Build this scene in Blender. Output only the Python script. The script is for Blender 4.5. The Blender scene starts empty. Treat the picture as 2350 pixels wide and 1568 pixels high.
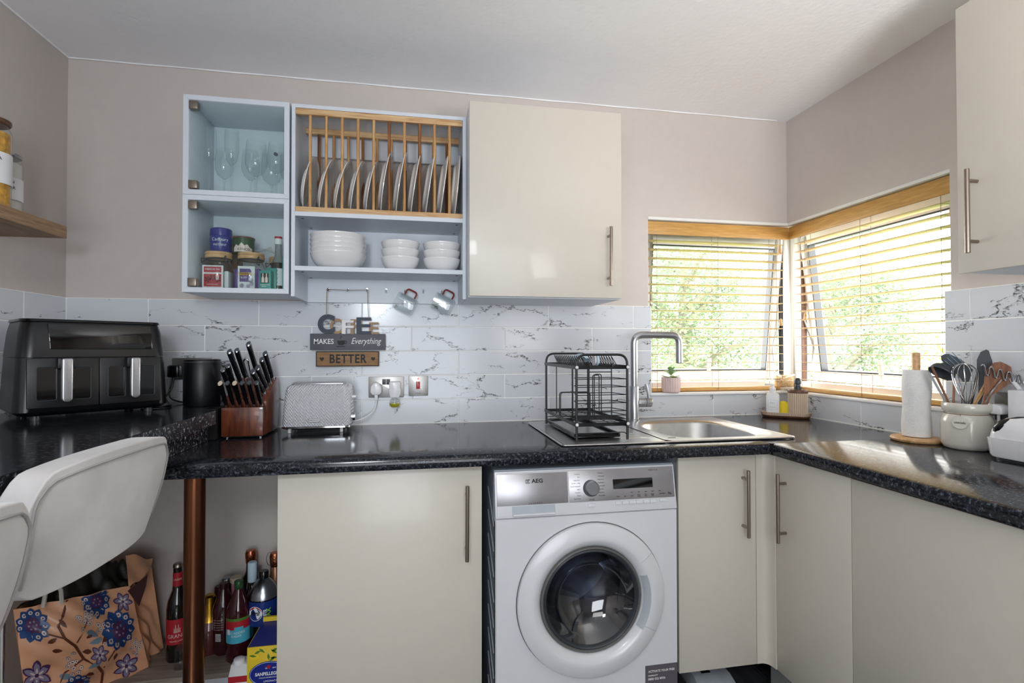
import bpy, bmesh, math, random
from mathutils import Vector, Matrix
random.seed(7)
PI = math.pi
S = bpy.context.scene
C = S.collection
# ------------------------------------------------------------------ camera
cam_d = bpy.data.cameras.new('camera'); cam = bpy.data.objects.new('camera', cam_d); C.objects.link(cam)
yaw, pit, rol = .18283595, .0138169, -.00083692
f_ = Vector((math.sin(yaw)*math.cos(pit), math.cos(yaw)*math.cos(pit), math.sin(pit)))
r_ = Vector((math.cos(yaw), -math.sin(yaw), 0)); u_ = r_.cross(f_)
r2 = r_*math.cos(rol)+u_*math.sin(rol); u2 = -r_*math.sin(rol)+u_*math.cos(rol)
m = Matrix((r2, u2, -f_)).transposed().to_4x4(); m.translation = (0, 0, 1.229)
cam.matrix_world = m
cam_d.sensor_width = 36; cam_d.lens = 1183.2/2350*36; cam_d.clip_start = .02; cam_d.clip_end = 200
S.camera = cam
# ------------------------------------------------------------------ world, lights, exposure
w = bpy.data.worlds.new('world'); S.world = w; w.use_nodes = True
bg = w.node_tree.nodes['Background']; bg.inputs[0].default_value = (1, .985, .96, 1); bg.inputs[1].default_value = 10.5
S.cycles.transparent_max_bounces = 48
S.view_settings.view_transform = 'Standard'; S.view_settings.look = 'None'
S.view_settings.exposure = 0; S.view_settings.gamma = 1; S.view_settings.use_curve_mapping = False
def area(name, loc, target, sx, sy, power, col=(1, 1, 1)):
    d = bpy.data.lights.new(name, 'AREA'); d.shape = 'RECTANGLE'; d.size = sx; d.size_y = sy; d.energy = power; d.color = col
    o = bpy.data.objects.new(name, d); C.objects.link(o); o.location = loc
    o.rotation_euler = (Vector(target)-Vector(loc)).to_track_quat('-Z', 'Y').to_euler()
    return o
area('ceiling_lamp_light', (-.1, -1.4, 2.28), (.1, -.4, 0), 1.4, 1.2, 17, (1, .97, .93))
area('camera_flash', (-.35, -.15, 1.62), (-.25, 2.2, 1.0), .22, .22, 8, (.84, .91, 1))
area('room_fill', (-.05, -1.8, 1.0), (-.6, 1.5, 1.1), 1.5, 1.3, 37, (.88, .94, 1))  # unseen soft fill added behind the camera to lift the lower left
fill_ = area('ceiling_fill', (1.0, -.5, 1.35), (1.25, .75, 2.35), .5, .5, 12.5, (1, .975, .95)); fill_.data.spread = math.radians(95)  # added upward fill, no real source, brightens the right-hand ceiling
p_ = area('window_portal_1', (1.49, 2.45, 1.43), (1.49, 1, 1.43), .86, .84, 1); p_.data.cycles.is_portal = True
p_ = area('window_portal_2', (2.0, 1.90, 1.43), (1, 1.90, 1.43), .84, .90, 1); p_.data.cycles.is_portal = True
# ------------------------------------------------------------------ materials
def lin(c): return c/12.92 if c <= .04045 else ((c+.055)/1.055)**2.4
def rgb(h): h = h.lstrip('#'); return tuple(lin(int(h[i:i+2], 16)/255) for i in (0, 2, 4))+(1,)
def nodes(name):
    mt = bpy.data.materials.new(name); mt.use_nodes = True
    return mt, mt.node_tree, mt.node_tree.nodes, mt.node_tree.links, mt.node_tree.nodes['Principled BSDF']
def mat(name, col, rough=.5, metal=0, coat=0, var=.04, scale=30, bump=0, bscale=200, trans=0, emis=0, stretch=None, alpha=1, sheen=0):
    mt, nt, N, L, b = nodes(name)
    b.inputs['Roughness'].default_value = rough; b.inputs['Metallic'].default_value = metal
    b.inputs['Coat Weight'].default_value = coat; b.inputs['Coat Roughness'].default_value = .05
    b.inputs['Transmission Weight'].default_value = trans; b.inputs['Alpha'].default_value = alpha
    b.inputs['Sheen Weight'].default_value = sheen
    c = rgb(col)
    tc = N.new('ShaderNodeTexCoord'); mp = N.new('ShaderNodeMapping'); L.new(tc.outputs['Object'], mp.inputs[0])
    if stretch: mp.inputs['Scale'].default_value = stretch
    nz = N.new('ShaderNodeTexNoise'); nz.inputs['Scale'].default_value = scale; nz.inputs['Detail'].default_value = 4
    L.new(mp.outputs[0], nz.inputs[0])
    cr = N.new('ShaderNodeValToRGB'); e = cr.color_ramp.elements
    e[0].position = .3; e[1].position = .7
    e[0].color = tuple(max(0, x*(1-var)) for x in c[:3])+(1,); e[1].color = tuple(min(1, x*(1+var)) for x in c[:3])+(1,)
    L.new(nz.outputs[0], cr.inputs[0]); L.new(cr.outputs[0], b.inputs['Base Color'])
    if emis:
        b.inputs['Emission Color'].default_value = c; b.inputs['Emission Strength'].default_value = emis
    if bump:
        n2 = N.new('ShaderNodeTexNoise'); n2.inputs['Scale'].default_value = bscale; n2.inputs['Detail'].default_value = 3
        L.new(mp.outputs[0], n2.inputs[0])
        bp = N.new('ShaderNodeBump'); bp.inputs['Strength'].default_value = bump; bp.inputs['Distance'].default_value = .002
        L.new(n2.outputs[0], bp.inputs['Height']); L.new(bp.outputs[0], b.inputs['Normal'])
    return mt
def wood(name, c1, c2, axis='X', rough=.45, sc=9, coat=0, stretch=12):
    mt, nt, N, L, b = nodes(name)
    b.inputs['Roughness'].default_value = rough; b.inputs['Coat Weight'].default_value = coat
    tc = N.new('ShaderNodeTexCoord'); mp = N.new('ShaderNodeMapping'); L.new(tc.outputs['Object'], mp.inputs[0])
    s = [stretch]*3; s['XYZ'.index(axis)] = 1; mp.inputs['Scale'].default_value = s
    oi = N.new('ShaderNodeObjectInfo'); ad = N.new('ShaderNodeVectorMath'); ad.operation = 'ADD'
    mu = N.new('ShaderNodeMath'); mu.operation = 'MULTIPLY'; mu.inputs[1].default_value = 40; L.new(oi.outputs['Random'], mu.inputs[0])
    L.new(mp.outputs[0], ad.inputs[0]); L.new(mu.outputs[0], ad.inputs[1])
    nz = N.new('ShaderNodeTexNoise'); nz.inputs['Scale'].default_value = sc; nz.inputs['Detail'].default_value = 8; nz.inputs['Distortion'].default_value = .6
    L.new(ad.outputs[0], nz.inputs[0])
    cr = N.new('ShaderNodeValToRGB'); e = cr.color_ramp.elements; e[0].position = .32; e[1].position = .66
    e[0].color = rgb(c1); e[1].color = rgb(c2); L.new(nz.outputs[0], cr.inputs[0]); L.new(cr.outputs[0], b.inputs['Base Color'])
    bp = N.new('ShaderNodeBump'); bp.inputs['Strength'].default_value = .15; bp.inputs['Distance'].default_value = .001
    L.new(nz.outputs[0], bp.inputs['Height']); L.new(bp.outputs[0], b.inputs['Normal'])
    return mt
def thin_glass(name, tint='#ffffff', gl=.12, rough=.02, base=.05):
    mt, nt, N, L, b = nodes(name); N.remove(b)
    out = [n for n in N if n.type == 'OUTPUT_MATERIAL'][0]
    t = N.new('ShaderNodeBsdfTransparent'); t.inputs[0].default_value = rgb(tint)
    g = N.new('ShaderNodeBsdfGlossy'); g.inputs['Roughness'].default_value = rough
    lw = N.new('ShaderNodeLayerWeight'); lw.inputs[0].default_value = .5
    pw = N.new('ShaderNodeMath'); pw.operation = 'POWER'; pw.inputs[1].default_value = 4; L.new(lw.outputs['Facing'], pw.inputs[0])
    ma = N.new('ShaderNodeMath'); ma.operation = 'MULTIPLY_ADD'; ma.inputs[1].default_value = gl; ma.inputs[2].default_value = base; ma.use_clamp = True
    L.new(pw.outputs[0], ma.inputs[0])
    mx = N.new('ShaderNodeMixShader'); L.new(ma.outputs[0], mx.inputs[0]); L.new(t.outputs[0], mx.inputs[1]); L.new(g.outputs[0], mx.inputs[2])
    L.new(mx.outputs[0], out.inputs[0]); return mt
def marble():
    mt, nt, N, L, b = nodes('marble_tile'); b.inputs['Roughness'].default_value = .18
    geo = N.new('ShaderNodeNewGeometry'); oi = N.new('ShaderNodeObjectInfo')
    mu = N.new('ShaderNodeMath'); mu.operation = 'MULTIPLY'; mu.inputs[1].default_value = 60; L.new(oi.outputs['Random'], mu.inputs[0])
    ad = N.new('ShaderNodeVectorMath'); ad.operation = 'ADD'; L.new(geo.outputs['Position'], ad.inputs[0]); L.new(mu.outputs[0], ad.inputs[1])
    mp = N.new('ShaderNodeMapping'); mp.inputs['Rotation'].default_value = (0, .62, .62); mp.inputs['Scale'].default_value = (1, 1, 2.1); L.new(ad.outputs[0], mp.inputs[0])
    dn = N.new('ShaderNodeTexNoise'); dn.inputs['Scale'].default_value = 14; dn.inputs['Detail'].default_value = 9; dn.inputs['Roughness'].default_value = .68; L.new(mp.outputs[0], dn.inputs[0])
    dm = N.new('ShaderNodeVectorMath'); dm.operation = 'SCALE'; dm.inputs['Scale'].default_value = .16; L.new(dn.outputs['Color'], dm.inputs[0])
    d2 = N.new('ShaderNodeVectorMath'); d2.operation = 'ADD'; L.new(mp.outputs[0], d2.inputs[0]); L.new(dm.outputs[0], d2.inputs[1])
    vo = N.new('ShaderNodeTexVoronoi'); vo.feature = 'DISTANCE_TO_EDGE'; vo.inputs['Scale'].default_value = 4.6; L.new(d2.outputs[0], vo.inputs[0])
    mk = N.new('ShaderNodeTexNoise'); mk.inputs['Scale'].default_value = 7.5; mk.inputs['Detail'].default_value = 3; L.new(mp.outputs[0], mk.inputs[0])
    wr = N.new('ShaderNodeMapRange'); wr.inputs[1].default_value = .44; wr.inputs[2].default_value = .70; wr.inputs[3].default_value = -.002; wr.inputs[4].default_value = .042
    L.new(mk.outputs[0], wr.inputs[0])
    sb = N.new('ShaderNodeMath'); sb.operation = 'SUBTRACT'; L.new(wr.outputs[0], sb.inputs[0]); L.new(vo.outputs['Distance'], sb.inputs[1])
    sc = N.new('ShaderNodeMath'); sc.operation = 'MULTIPLY'; sc.inputs[1].default_value = 130; sc.use_clamp = True; L.new(sb.outputs[0], sc.inputs[0])
    # streaks inside the thick veins
    sn = N.new('ShaderNodeTexNoise'); sn.inputs['Scale'].default_value = 90; sn.inputs['Detail'].default_value = 4; L.new(mp.outputs[0], sn.inputs[0])
    sr = N.new('ShaderNodeMapRange'); sr.inputs[1].default_value = .38; sr.inputs[2].default_value = .6; sr.inputs[3].default_value = .25; sr.inputs[4].default_value = 1; L.new(sn.outputs[0], sr.inputs[0])
    m2 = N.new('ShaderNodeMath'); m2.operation = 'MULTIPLY'; L.new(sc.outputs[0], m2.inputs[0]); L.new(sr.outputs[0], m2.inputs[1])
    mx = N.new('ShaderNodeMix'); mx.data_type = 'RGBA'; mx.inputs[6].default_value = rgb('#d2d6dc'); mx.inputs[7].default_value = rgb('#3d3a38')
    L.new(m2.outputs[0], mx.inputs[0]); L.new(mx.outputs[2], b.inputs['Base Color'])
    return mt
def granite(name='granite_worktop', hi='#6c7380', rough=.13):
    mt, nt, N, L, b = nodes(name); b.inputs['Roughness'].default_value = rough; b.inputs['Specular IOR Level'].default_value = .36
    geo = N.new('ShaderNodeNewGeometry')
    n1 = N.new('ShaderNodeTexNoise'); n1.inputs['Scale'].default_value = 230; n1.inputs['Detail'].default_value = 5; n1.inputs['Roughness'].default_value = .7; L.new(geo.outputs['Position'], n1.inputs[0])
    n2 = N.new('ShaderNodeTexNoise'); n2.inputs['Scale'].default_value = 110; n2.inputs['Detail'].default_value = 3; L.new(geo.outputs['Position'], n2.inputs[0])
    ad = N.new('ShaderNodeMath'); ad.operation = 'MULTIPLY_ADD'; ad.inputs[1].default_value = .6; L.new(n2.outputs[0], ad.inputs[0]); 
    m0 = N.new('ShaderNodeMath'); m0.operation = 'MULTIPLY'; m0.inputs[1].default_value = .7; L.new(n1.outputs[0], m0.inputs[0]); L.new(m0.outputs[0], ad.inputs[2])
    cr = N.new('ShaderNodeValToRGB'); e = cr.color_ramp.elements; e[0].position = .60; e[1].position = .86
    e[0].color = rgb('#121319'); e[1].color = rgb(hi); k = e.new(.71); k.color = rgb('#2b2d35')
    L.new(ad.outputs[0], cr.inputs[0]); L.new(cr.outputs[0], b.inputs['Base Color']); return mt
M = dict(
 wall=mat('greige_wall_paint', '#c8bfb9', .75, var=.015, bump=.15, bscale=90),
 ceil=mat('white_textured_ceiling', '#f2f2f4', .85, var=.01, bump=.55, bscale=55),
 white=mat('white_paint', '#e6e5e3', .35, var=.01), upvc=mat('white_window_frame', '#eeeeee', .3, var=.01),
 cab=mat('white_cabinet_board', '#d5dbe3', .4, var=.02), grout=mat('pale_grout', '#f6f6f4', .8, var=.02),
 tile=marble(), granite=granite(), gran2=granite('granite_edge', '#dfe9f6', .3),
 cream=mat('gloss_cream_door', '#cfc8bc', .34, var=.01, coat=.12), creamin=mat('cream_edge', '#d9d3c6', .35, var=.01),
 pine=wood('pine_wood', '#b98b5c', '#dbb98a', 'X', .5), pinez=wood('pine_dowel', '#a87445', '#d3aa76', 'Z', .5), darkdow=wood('dark_dowel', '#6e4220', '#a06a3c', 'Z', .5),
 blindw=wood('honey_wood_valance', '#b98a48', '#d0a25c', 'X', .4, 12), blindy=wood('honey_wood_valance_side', '#b98a48', '#d0a25c', 'Y', .4, 12),
 slat=wood('pale_wood_slat', '#a88a5e', '#c4a880', 'X', .45, 10), slaty=wood('pale_wood_slat_side', '#a88a5e', '#c4a880', 'Y', .45, 10),
 oak=wood('oak_shelf', '#8a6b4f', '#b3927184'[:7], 'Y', .6, 10), acacia=wood('acacia_block', '#34150b', '#7a3d22', 'Z', .35, 9, .3, 7),
 bamboo=wood('bamboo', '#bd8f5c', '#d9b283', 'X', .4, 8), walnut=wood('walnut', '#4a2f20', '#6e4a34', 'X', .4, 10), spoonw=wood('spoon_wood', '#6f4025', '#9a6440', 'Z', .5, 9),
 ledge=wood('pale_wood_floor_board', '#83766b', '#a2948a', 'X', .6, 8),
 steel=mat('brushed_steel', '#b4b6ba', .3, 1, var=.08, scale=60, stretch=(1, 30, 30)), nickel=mat('brushed_nickel', '#9b8f84', .32, 1, var=.05, stretch=(20, 20, 1)),
 chrome=mat('polished_chrome', '#d9dbe0', .08, 1), sinkm=mat('sink_steel', '#c9c8c8', .3, 1, var=.05, scale=40), plate_steel=mat('steel_socket_plate', '#9c9a98', .35, 1, var=.05),
 copper=mat('brown_copper_tube', '#7d5038', .28, 1, var=.08, scale=20, stretch=(30, 30, .5)), black=mat('black_gloss_plastic', '#0b0c0f', .2), blackm=mat('black_matt_plastic', '#0a0b0f', .42, bump=.1),
 fryer=mat('black_satin_fryer', '#08090d', .3), screen=mat('black_glass_screen', '#050404', .04, coat=.5), wire=mat('black_coated_wire', '#14161a', .4), darkin=mat('dark_inside', '#050507', .7),
 velvet=mat('grey_velvet', '#c2bebc', .85, var=.16, scale=7, bump=.2, bscale=500, sheen=.4), velvet2=mat('velvet_seam', '#9f9a98', .9),
 china=mat('white_china', '#e6e6e6', .12, coat=.5, var=.01), platem=mat('stoneware_plate', '#e2deda', .15, coat=.4, var=.02), glass=thin_glass('clear_glass', '#fafcfc', .9, .03, .07), pane=thin_glass('window_pane', '#fcfefd', .3, .01, .015),
 cabglass=thin_glass('green_tinted_glass', '#f8fcfb', .3, .01, .03), label=mat('white_paper_label', '#e4e4e6', .6, var=.01), tan=mat('tan_print', '#a07d55', .5), navy=mat('navy_paint', '#1f2c40', .5),
 greyb=mat('slate_grey_board', '#595c63', .6, var=.08, scale=40), bwood=wood('sign_wood', '#85603d', '#a07a52', 'X', .6, 12), ink=mat('black_ink', '#0b0b0b', .6), whitei=mat('white_ink', '#ececec', .6), rope=mat('jute_twine', '#8f7b62', .9, bump=.6),
 red=mat('red_print', '#b3202e', .45), purple=mat('purple_print', '#4e3080', .4), teal=mat('teal_card', '#118a80', .45), blue=mat('blue_print', '#1c2a86', .3), gold=mat('gold_foil', '#c79a3c', .25, 1), cfoil=mat('copper_foil', '#b06a4c', .22, 1, bump=.9, bscale=120),
 dkgreen=mat('dark_green', '#1f4a22', .4), cocoa=mat('cocoa_powder', '#5d3d26', .9), pasta=mat('dry_pasta', '#d19a2e', .6, var=.35, scale=70, bump=1, bscale=90), flour=mat('flour', '#e3dfd8', .9), oats=mat('oats', '#d9b483', .8, var=.3, scale=160, bump=1, bscale=150),
 winebl=mat('dark_bottle_glass', '#0d0b09', .06, coat=.5), rose=mat('rose_bottle_glass', '#5d2a2c', .08, coat=.5), ruby=mat('ruby_drink', '#3a0e16', .08, coat=.5), pink=mat('pink_seal', '#d98aa6', .4), silver=mat('silver_foil', '#aab0b8', .25, 1), pepsi=mat('deep_blue_label', '#17327a', .3), cyan=mat('cyan_label', '#4fb4cf', .4), lime=mat('lime_print', '#8fd13a', .4), cola=mat('cola', '#0a0504', .1, coat=.5),
 yellow=mat('yellow_card', '#e3c32a', .45), lemon=mat('lemon_print', '#f2cf2c', .4), leafg=mat('green_leaf_print', '#4f7d2e', .5), sponge=mat('yellow_sponge', '#ffe23a', .9, bump=1, bscale=300), ltblue=mat('pale_blue_cloth', '#bcd3e0', .8, bump=.4), pinkpot=mat('pink_ribbed_pot', '#d9c0bc', .6), succ=mat('succulent_leaf', '#8fb07c', .5), cream2=mat('cream_resin', '#d9c9b2', .6), soapw=mat('frosted_white_plastic', '#e8ebee', .35), charcoal=mat('charcoal_plastic', '#33383d', .35),
 stone=mat('cream_stoneware', '#d6d1c6', .18, coat=.5, var=.02), paper=mat('kitchen_paper', '#e9e8e6', .9, bump=.9, bscale=160), grnp=mat('dark_grey_nylon', '#353c42', .4), copperr=mat('copper_handle', '#a9785e', .3, .6), whitep=mat('white_gloss_plastic', '#e9e9ec', .2), ledr=mat('red_switch', '#a01018', .25, emis=.15), ledg=mat('neon_indicator', '#ff4030', .3, emis=3),
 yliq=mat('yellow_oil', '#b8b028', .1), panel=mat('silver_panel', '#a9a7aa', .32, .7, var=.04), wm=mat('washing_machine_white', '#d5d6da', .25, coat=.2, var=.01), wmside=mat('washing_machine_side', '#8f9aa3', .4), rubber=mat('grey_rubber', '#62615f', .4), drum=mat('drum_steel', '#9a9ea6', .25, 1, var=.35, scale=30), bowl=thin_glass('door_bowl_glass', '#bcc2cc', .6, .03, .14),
 grey=mat('grey_plinth', '#8c8c8b', .4), sticker=mat('grey_sticker', '#5c565f', .5), floor=wood('dark_floor_tile', '#2b2b2d', '#454547', 'Y', .4, 5), scale=mat('pale_grey_plastic', '#a9b0b6', .3), peach=mat('peach_bag', '#f0b48c', .3, var=.12, scale=9, bump=.8, bscale=14), maroon=mat('maroon_lining', '#3a1216', .3), darkbag=mat('dark_bag_contents', '#1c1a14', .5, var=.6, scale=18, bump=1, bscale=25), pblue=mat('print_blue', '#254a86', .35), pink2=mat('print_purple', '#54305c', .35), pbrown=mat('print_brown', '#6b3623', .4), pwhite=mat('print_white', '#e3cfc6', .35), plil=mat('print_lilac', '#8f86a0', .35), pgrey=mat('print_blue_grey', '#7d93a3', .35),
 bark=mat('tree_bark', '#8b8378', .9, var=.2), clip=mat('bronze_clip', '#8d8378', .35, .8), lawn=mat('lawn_grass', '#8fa860', .9, var=.2), neck=mat('clear_bottle', '#aeb6b8', .1, trans=.6), amber=mat('amber_handle', '#7e2a17', .3))
def leafmat(name, c):
    mt, nt, N, L, b = nodes(name); N.remove(b); out = [n for n in N if n.type == 'OUTPUT_MATERIAL'][0]
    d = N.new('ShaderNodeBsdfDiffuse'); d.inputs[0].default_value = rgb(c); t = N.new('ShaderNodeBsdfTranslucent'); t.inputs[0].default_value = rgb(c)
    mx = N.new('ShaderNodeMixShader'); mx.inputs[0].default_value = .5; L.new(d.outputs[0], mx.inputs[1]); L.new(t.outputs[0], mx.inputs[2]); L.new(mx.outputs[0], out.inputs[0]); return mt
M['leaf1'] = leafmat('leaf_pale_green', '#99a884'); M['leaf2'] = leafmat('leaf_yellow_green', '#a3ab4e'); M['leaf3'] = leafmat('leaf_blue_green', '#83967f')
def chevron():
    mt, nt, N, L, b = nodes('white_chevron_relief'); b.inputs['Base Color'].default_value = rgb('#e2e3e8'); b.inputs['Roughness'].default_value = .18
    tc = N.new('ShaderNodeTexCoord'); sp = N.new('ShaderNodeSeparateXYZ'); L.new(tc.outputs['Object'], sp.inputs[0])
    def ma(op, a, b_=None, v=None):
        n = N.new('ShaderNodeMath'); n.operation = op; L.new(a, n.inputs[0])
        if b_ is not None: L.new(b_, n.inputs[1])
        if v is not None: n.inputs[1].default_value = v
        return n.outputs[0]
    xz = ma('PINGPONG', sp.outputs[0], v=.0095); xs = ma('MULTIPLY', xz, v=1.5); s = ma('ADD', sp.outputs[2], xs); t = ma('PINGPONG', s, v=.0062)
    bp = N.new('ShaderNodeBump'); bp.inputs['Strength'].default_value = 1; bp.inputs['Distance'].default_value = .6
    L.new(t, bp.inputs['Height']); L.new(bp.outputs[0], b.inputs['Normal']); return mt
M['chev'] = chevron()
# ------------------------------------------------------------------ builders
def root_of(o):
    while o.parent: o = o.parent
    return o
def setp(o, label=None, cat=None, group=None, kind=None):
    for k, v in (('label', label), ('category', cat), ('group', group), ('kind', kind)):
        if v: o[k] = v
    return o
def thing(name, label, cat, loc=(0, 0, 0), group=None):
    o = bpy.data.objects.new(name, None); C.objects.link(o); o.location = loc; o.empty_display_size = .05
    return setp(o, label, cat, group)
def struct(name, loc=(0, 0, 0)):
    o = bpy.data.objects.new(name, None); C.objects.link(o); o.location = loc; o['kind'] = 'structure'; return o
class MB:
    def __init__(s): s.v = []; s.f = []
    def add(s, vs, fs):
        n = len(s.v); s.v += [tuple(v) for v in vs]; s.f += [tuple(i+n for i in f) for f in fs]; return s
    def box(s, x0, x1, y0, y1, z0, z1):
        if x0 > x1: x0, x1 = x1, x0
        if y0 > y1: y0, y1 = y1, y0
        if z0 > z1: z0, z1 = z1, z0
        return s.add([(x0, y0, z0), (x1, y0, z0), (x1, y1, z0), (x0, y1, z0), (x0, y0, z1), (x1, y0, z1), (x1, y1, z1), (x0, y1, z1)],
                     [(0, 3, 2, 1), (4, 5, 6, 7), (0, 1, 5, 4), (1, 2, 6, 5), (2, 3, 7, 6), (3, 0, 4, 7)])
    def prism(s, pts, axis, a, b):
        # pts 2-D: axis x -> (y,z), y -> (x,z), z -> (x,y)
        ar = sum(pts[i][0]*pts[(i+1) % len(pts)][1]-pts[(i+1) % len(pts)][0]*pts[i][1] for i in range(len(pts)))
        if ar < 0: pts = pts[::-1]
        def P(p, t): return {'x': (t, p[0], p[1]), 'y': (p[0], t, p[1]), 'z': (p[0], p[1], t)}[axis]
        n = len(pts); vs = [P(p, a) for p in pts]+[P(p, b) for p in pts]
        fl = (axis == 'y') != (a > b)
        fs = [tuple(range(n-1, -1, -1)), tuple(range(n, 2*n))]+[(i, (i+1) % n, (i+1) % n+n, i+n) for i in range(n)]
        if fl: fs = [f[::-1] for f in fs]
        return s.add(vs, fs)
    def tube(s, pts, r, n=8, closed=False, cap=True):
        pts = [Vector(p) for p in pts]; k = len(pts)
        rs = r if isinstance(r, (list, tuple)) else [r]*k
        T = []
        for i in range(k):
            if closed: a, b = pts[i-1], pts[(i+1) % k]
            else: a, b = pts[max(i-1, 0)], pts[min(i+1, k-1)]
            t = (b-a); T.append(t.normalized() if t.length > 1e-9 else Vector((0, 0, 1)))
        up = Vector((0, 0, 1)) if abs(T[0].z) < .9 else Vector((1, 0, 0))
        nx = T[0].cross(up).normalized(); vs = []
        for i in range(k):
            nx = (nx-T[i]*nx.dot(T[i])).normalized(); ny = T[i].cross(nx)
            for j in range(n):
                a = 2*PI*j/n; vs.append(pts[i]+(nx*math.cos(a)+ny*math.sin(a))*rs[i])
        fs = []
        for i in range(k if closed else k-1):
            for j in range(n):
                a = i*n+j; b = i*n+(j+1) % n; c = ((i+1) % k)*n+(j+1) % n; d = ((i+1) % k)*n+j; fs.append((a, b, c, d))
        if cap and not closed: fs += [tuple(range(n-1, -1, -1)), tuple(range((k-1)*n, k*n))]
        return s.add(vs, fs)
    def cyl(s, p0, p1, r, n=20, r1=None): return s.tube([p0, p1], [r, r if r1 is None else r1], n)
    def lathe(s, prof, c=(0, 0, 0), n=28, axis='z', mtx=None, a0=0, a1=2*PI):
        full = abs(a1-a0-2*PI) < 1e-6; m_ = n if full else n+1; vs = []
        for r, z in prof:
            for j in range(m_):
                a = a0+(a1-a0)*j/n; p = Vector((r*math.cos(a), r*math.sin(a), z))
                if axis == 'y': p = Vector((p.x, p.z, p.y))
                if axis == 'x': p = Vector((p.z, p.x, p.y))
                if mtx: p = mtx@p
                vs.append(p+Vector(c))
        fs = []
        for i in range(len(prof)-1):
            for j in range(n):
                fs.append((i*m_+j, i*m_+(j+1) % m_, (i+1)*m_+(j+1) % m_, (i+1)*m_+j))
        return s.add(vs, fs)
    def grid(s, fn, nu, nv):
        vs = [fn(i/nu, j/nv) for j in range(nv+1) for i in range(nu+1)]
        return s.add(vs, [(j*(nu+1)+i, j*(nu+1)+i+1, (j+1)*(nu+1)+i+1, (j+1)*(nu+1)+i) for j in range(nv) for i in range(nu)])
    def xf(s, mtx): s.v = [tuple(mtx@Vector(v)) for v in s.v]; return s
    def mesh(s, name, m_, bev=0, ang=35, seg=2, weld=True):
        me = bpy.data.meshes.new(name); me.from_pydata(s.v, [], s.f)
        bm = bmesh.new(); bm.from_mesh(me)
        if weld: bmesh.ops.remove_doubles(bm, verts=bm.verts, dist=1e-6)
        if weld: bmesh.ops.recalc_face_normals(bm, faces=bm.faces)
        if bev:
            es = [e for e in bm.edges if len(e.link_faces) == 2 and e.calc_face_angle() > .6]
            bmesh.ops.bevel(bm, geom=es, offset=bev, segments=seg, affect='EDGES', profile=.5, clamp_overlap=True)
        bm.to_mesh(me); bm.free()
        me.polygons.foreach_set('use_smooth', [True]*len(me.polygons)); me.set_sharp_from_angle(angle=math.radians(ang))
        me.materials.append(M[m_] if isinstance(m_, str) else m_); me.update(); return me
def obj(name, mb, m_, parent=None, bev=0, label=None, cat=None, group=None, kind=None, ang=35, seg=2, weld=True, loc=None):
    off = Vector((0, 0, 0))
    if parent: off = root_of(parent).location
    if loc is not None and not parent: off = Vector(loc)
    if off.length: mb = MB().add([Vector(v)-off for v in mb.v], mb.f)
    o = bpy.data.objects.new(name, mb.mesh(name, m_, bev, ang, seg, weld)); C.objects.link(o)
    if parent: o.parent = parent
    elif loc is not None: o.location = loc
    return setp(o, label, cat, group, kind)
def place(root, loc, rot=(0, 0, 0)):
    root.location = loc; root.rotation_euler = rot; return root
def dup(o, parent=None, loc=None, rot=None, label=None, group=None, scale=None):
    c = o.copy(); C.objects.link(c); c.parent = parent
    if loc is not None: c.location = loc
    if rot is not None: c.rotation_euler = rot
    if scale is not None: c.scale = scale
    if label: c['label'] = label
    if group: c['group'] = group
    for ch in [x for x in ALLCH(o)]: dup(ch, c)
    return c
def ALLCH(o): return [x for x in bpy.data.objects if x.parent == o]
FRONT = Matrix.Rotation(PI/2, 4, 'X')                     # text facing -Y
LEFTF = Matrix.Rotation(-PI/2, 4, 'Z')@FRONT              # text facing -X
def text(name, body, size, pos, m_, parent, rot=FRONT, ext=.0004, align='CENTER', shear=0, sx=1, off=0, space=1, spin=0, label=None):
    cu = bpy.data.curves.new('t', 'FONT'); cu.body = body; cu.size = size; cu.align_x = align; cu.align_y = 'CENTER'; cu.extrude = ext
    cu.shear = shear; cu.offset = off; cu.space_character = space; cu.resolution_u = 3
    o = bpy.data.objects.new('t', cu); me0 = o.to_mesh()
    mt = Matrix.Translation(pos)@rot@Matrix.Rotation(spin, 4, 'Z')@Matrix.Diagonal((sx, 1, 1, 1))
    mb = MB(); mb.add([mt@v.co for v in me0.vertices], [tuple(p.vertices) for p in me0.polygons]); o.to_mesh_clear()
    bpy.data.objects.remove(o); bpy.data.curves.remove(cu)
    return obj(name, mb, m_, parent, weld=False, label=label)
def arc(cx, cz, r, a0, a1, n): return [(cx+r*math.cos(math.radians(a0+(a1-a0)*i/n)), cz+r*math.sin(math.radians(a0+(a1-a0)*i/n))) for i in range(n+1)]
def rrect(x0, x1, z0, z1, r, n=4):
    return arc(x1-r, z1-r, r, 0, 90, n)+arc(x0+r, z1-r, r, 90, 180, n)+arc(x0+r, z0+r, r, 180, 270, n)+arc(x1-r, z0+r, r, 270, 360, n)
def bend(pts, r=.02, n=5):
    pts = [Vector(p) for p in pts]; out = [pts[0]]
    for i in range(1, len(pts)-1):
        a, b, c = pts[i-1], pts[i], pts[i+1]; d1 = (a-b).normalized(); d2 = (c-b).normalized(); rr = min(r, (a-b).length*.49, (c-b).length*.49)
        p, q = b+d1*rr, b+d2*rr
        for k in range(n+1):
            t = k/n; out.append(p*(1-t)**2+b*2*t*(1-t)+q*t*t)
    return out+[pts[-1]]
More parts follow.
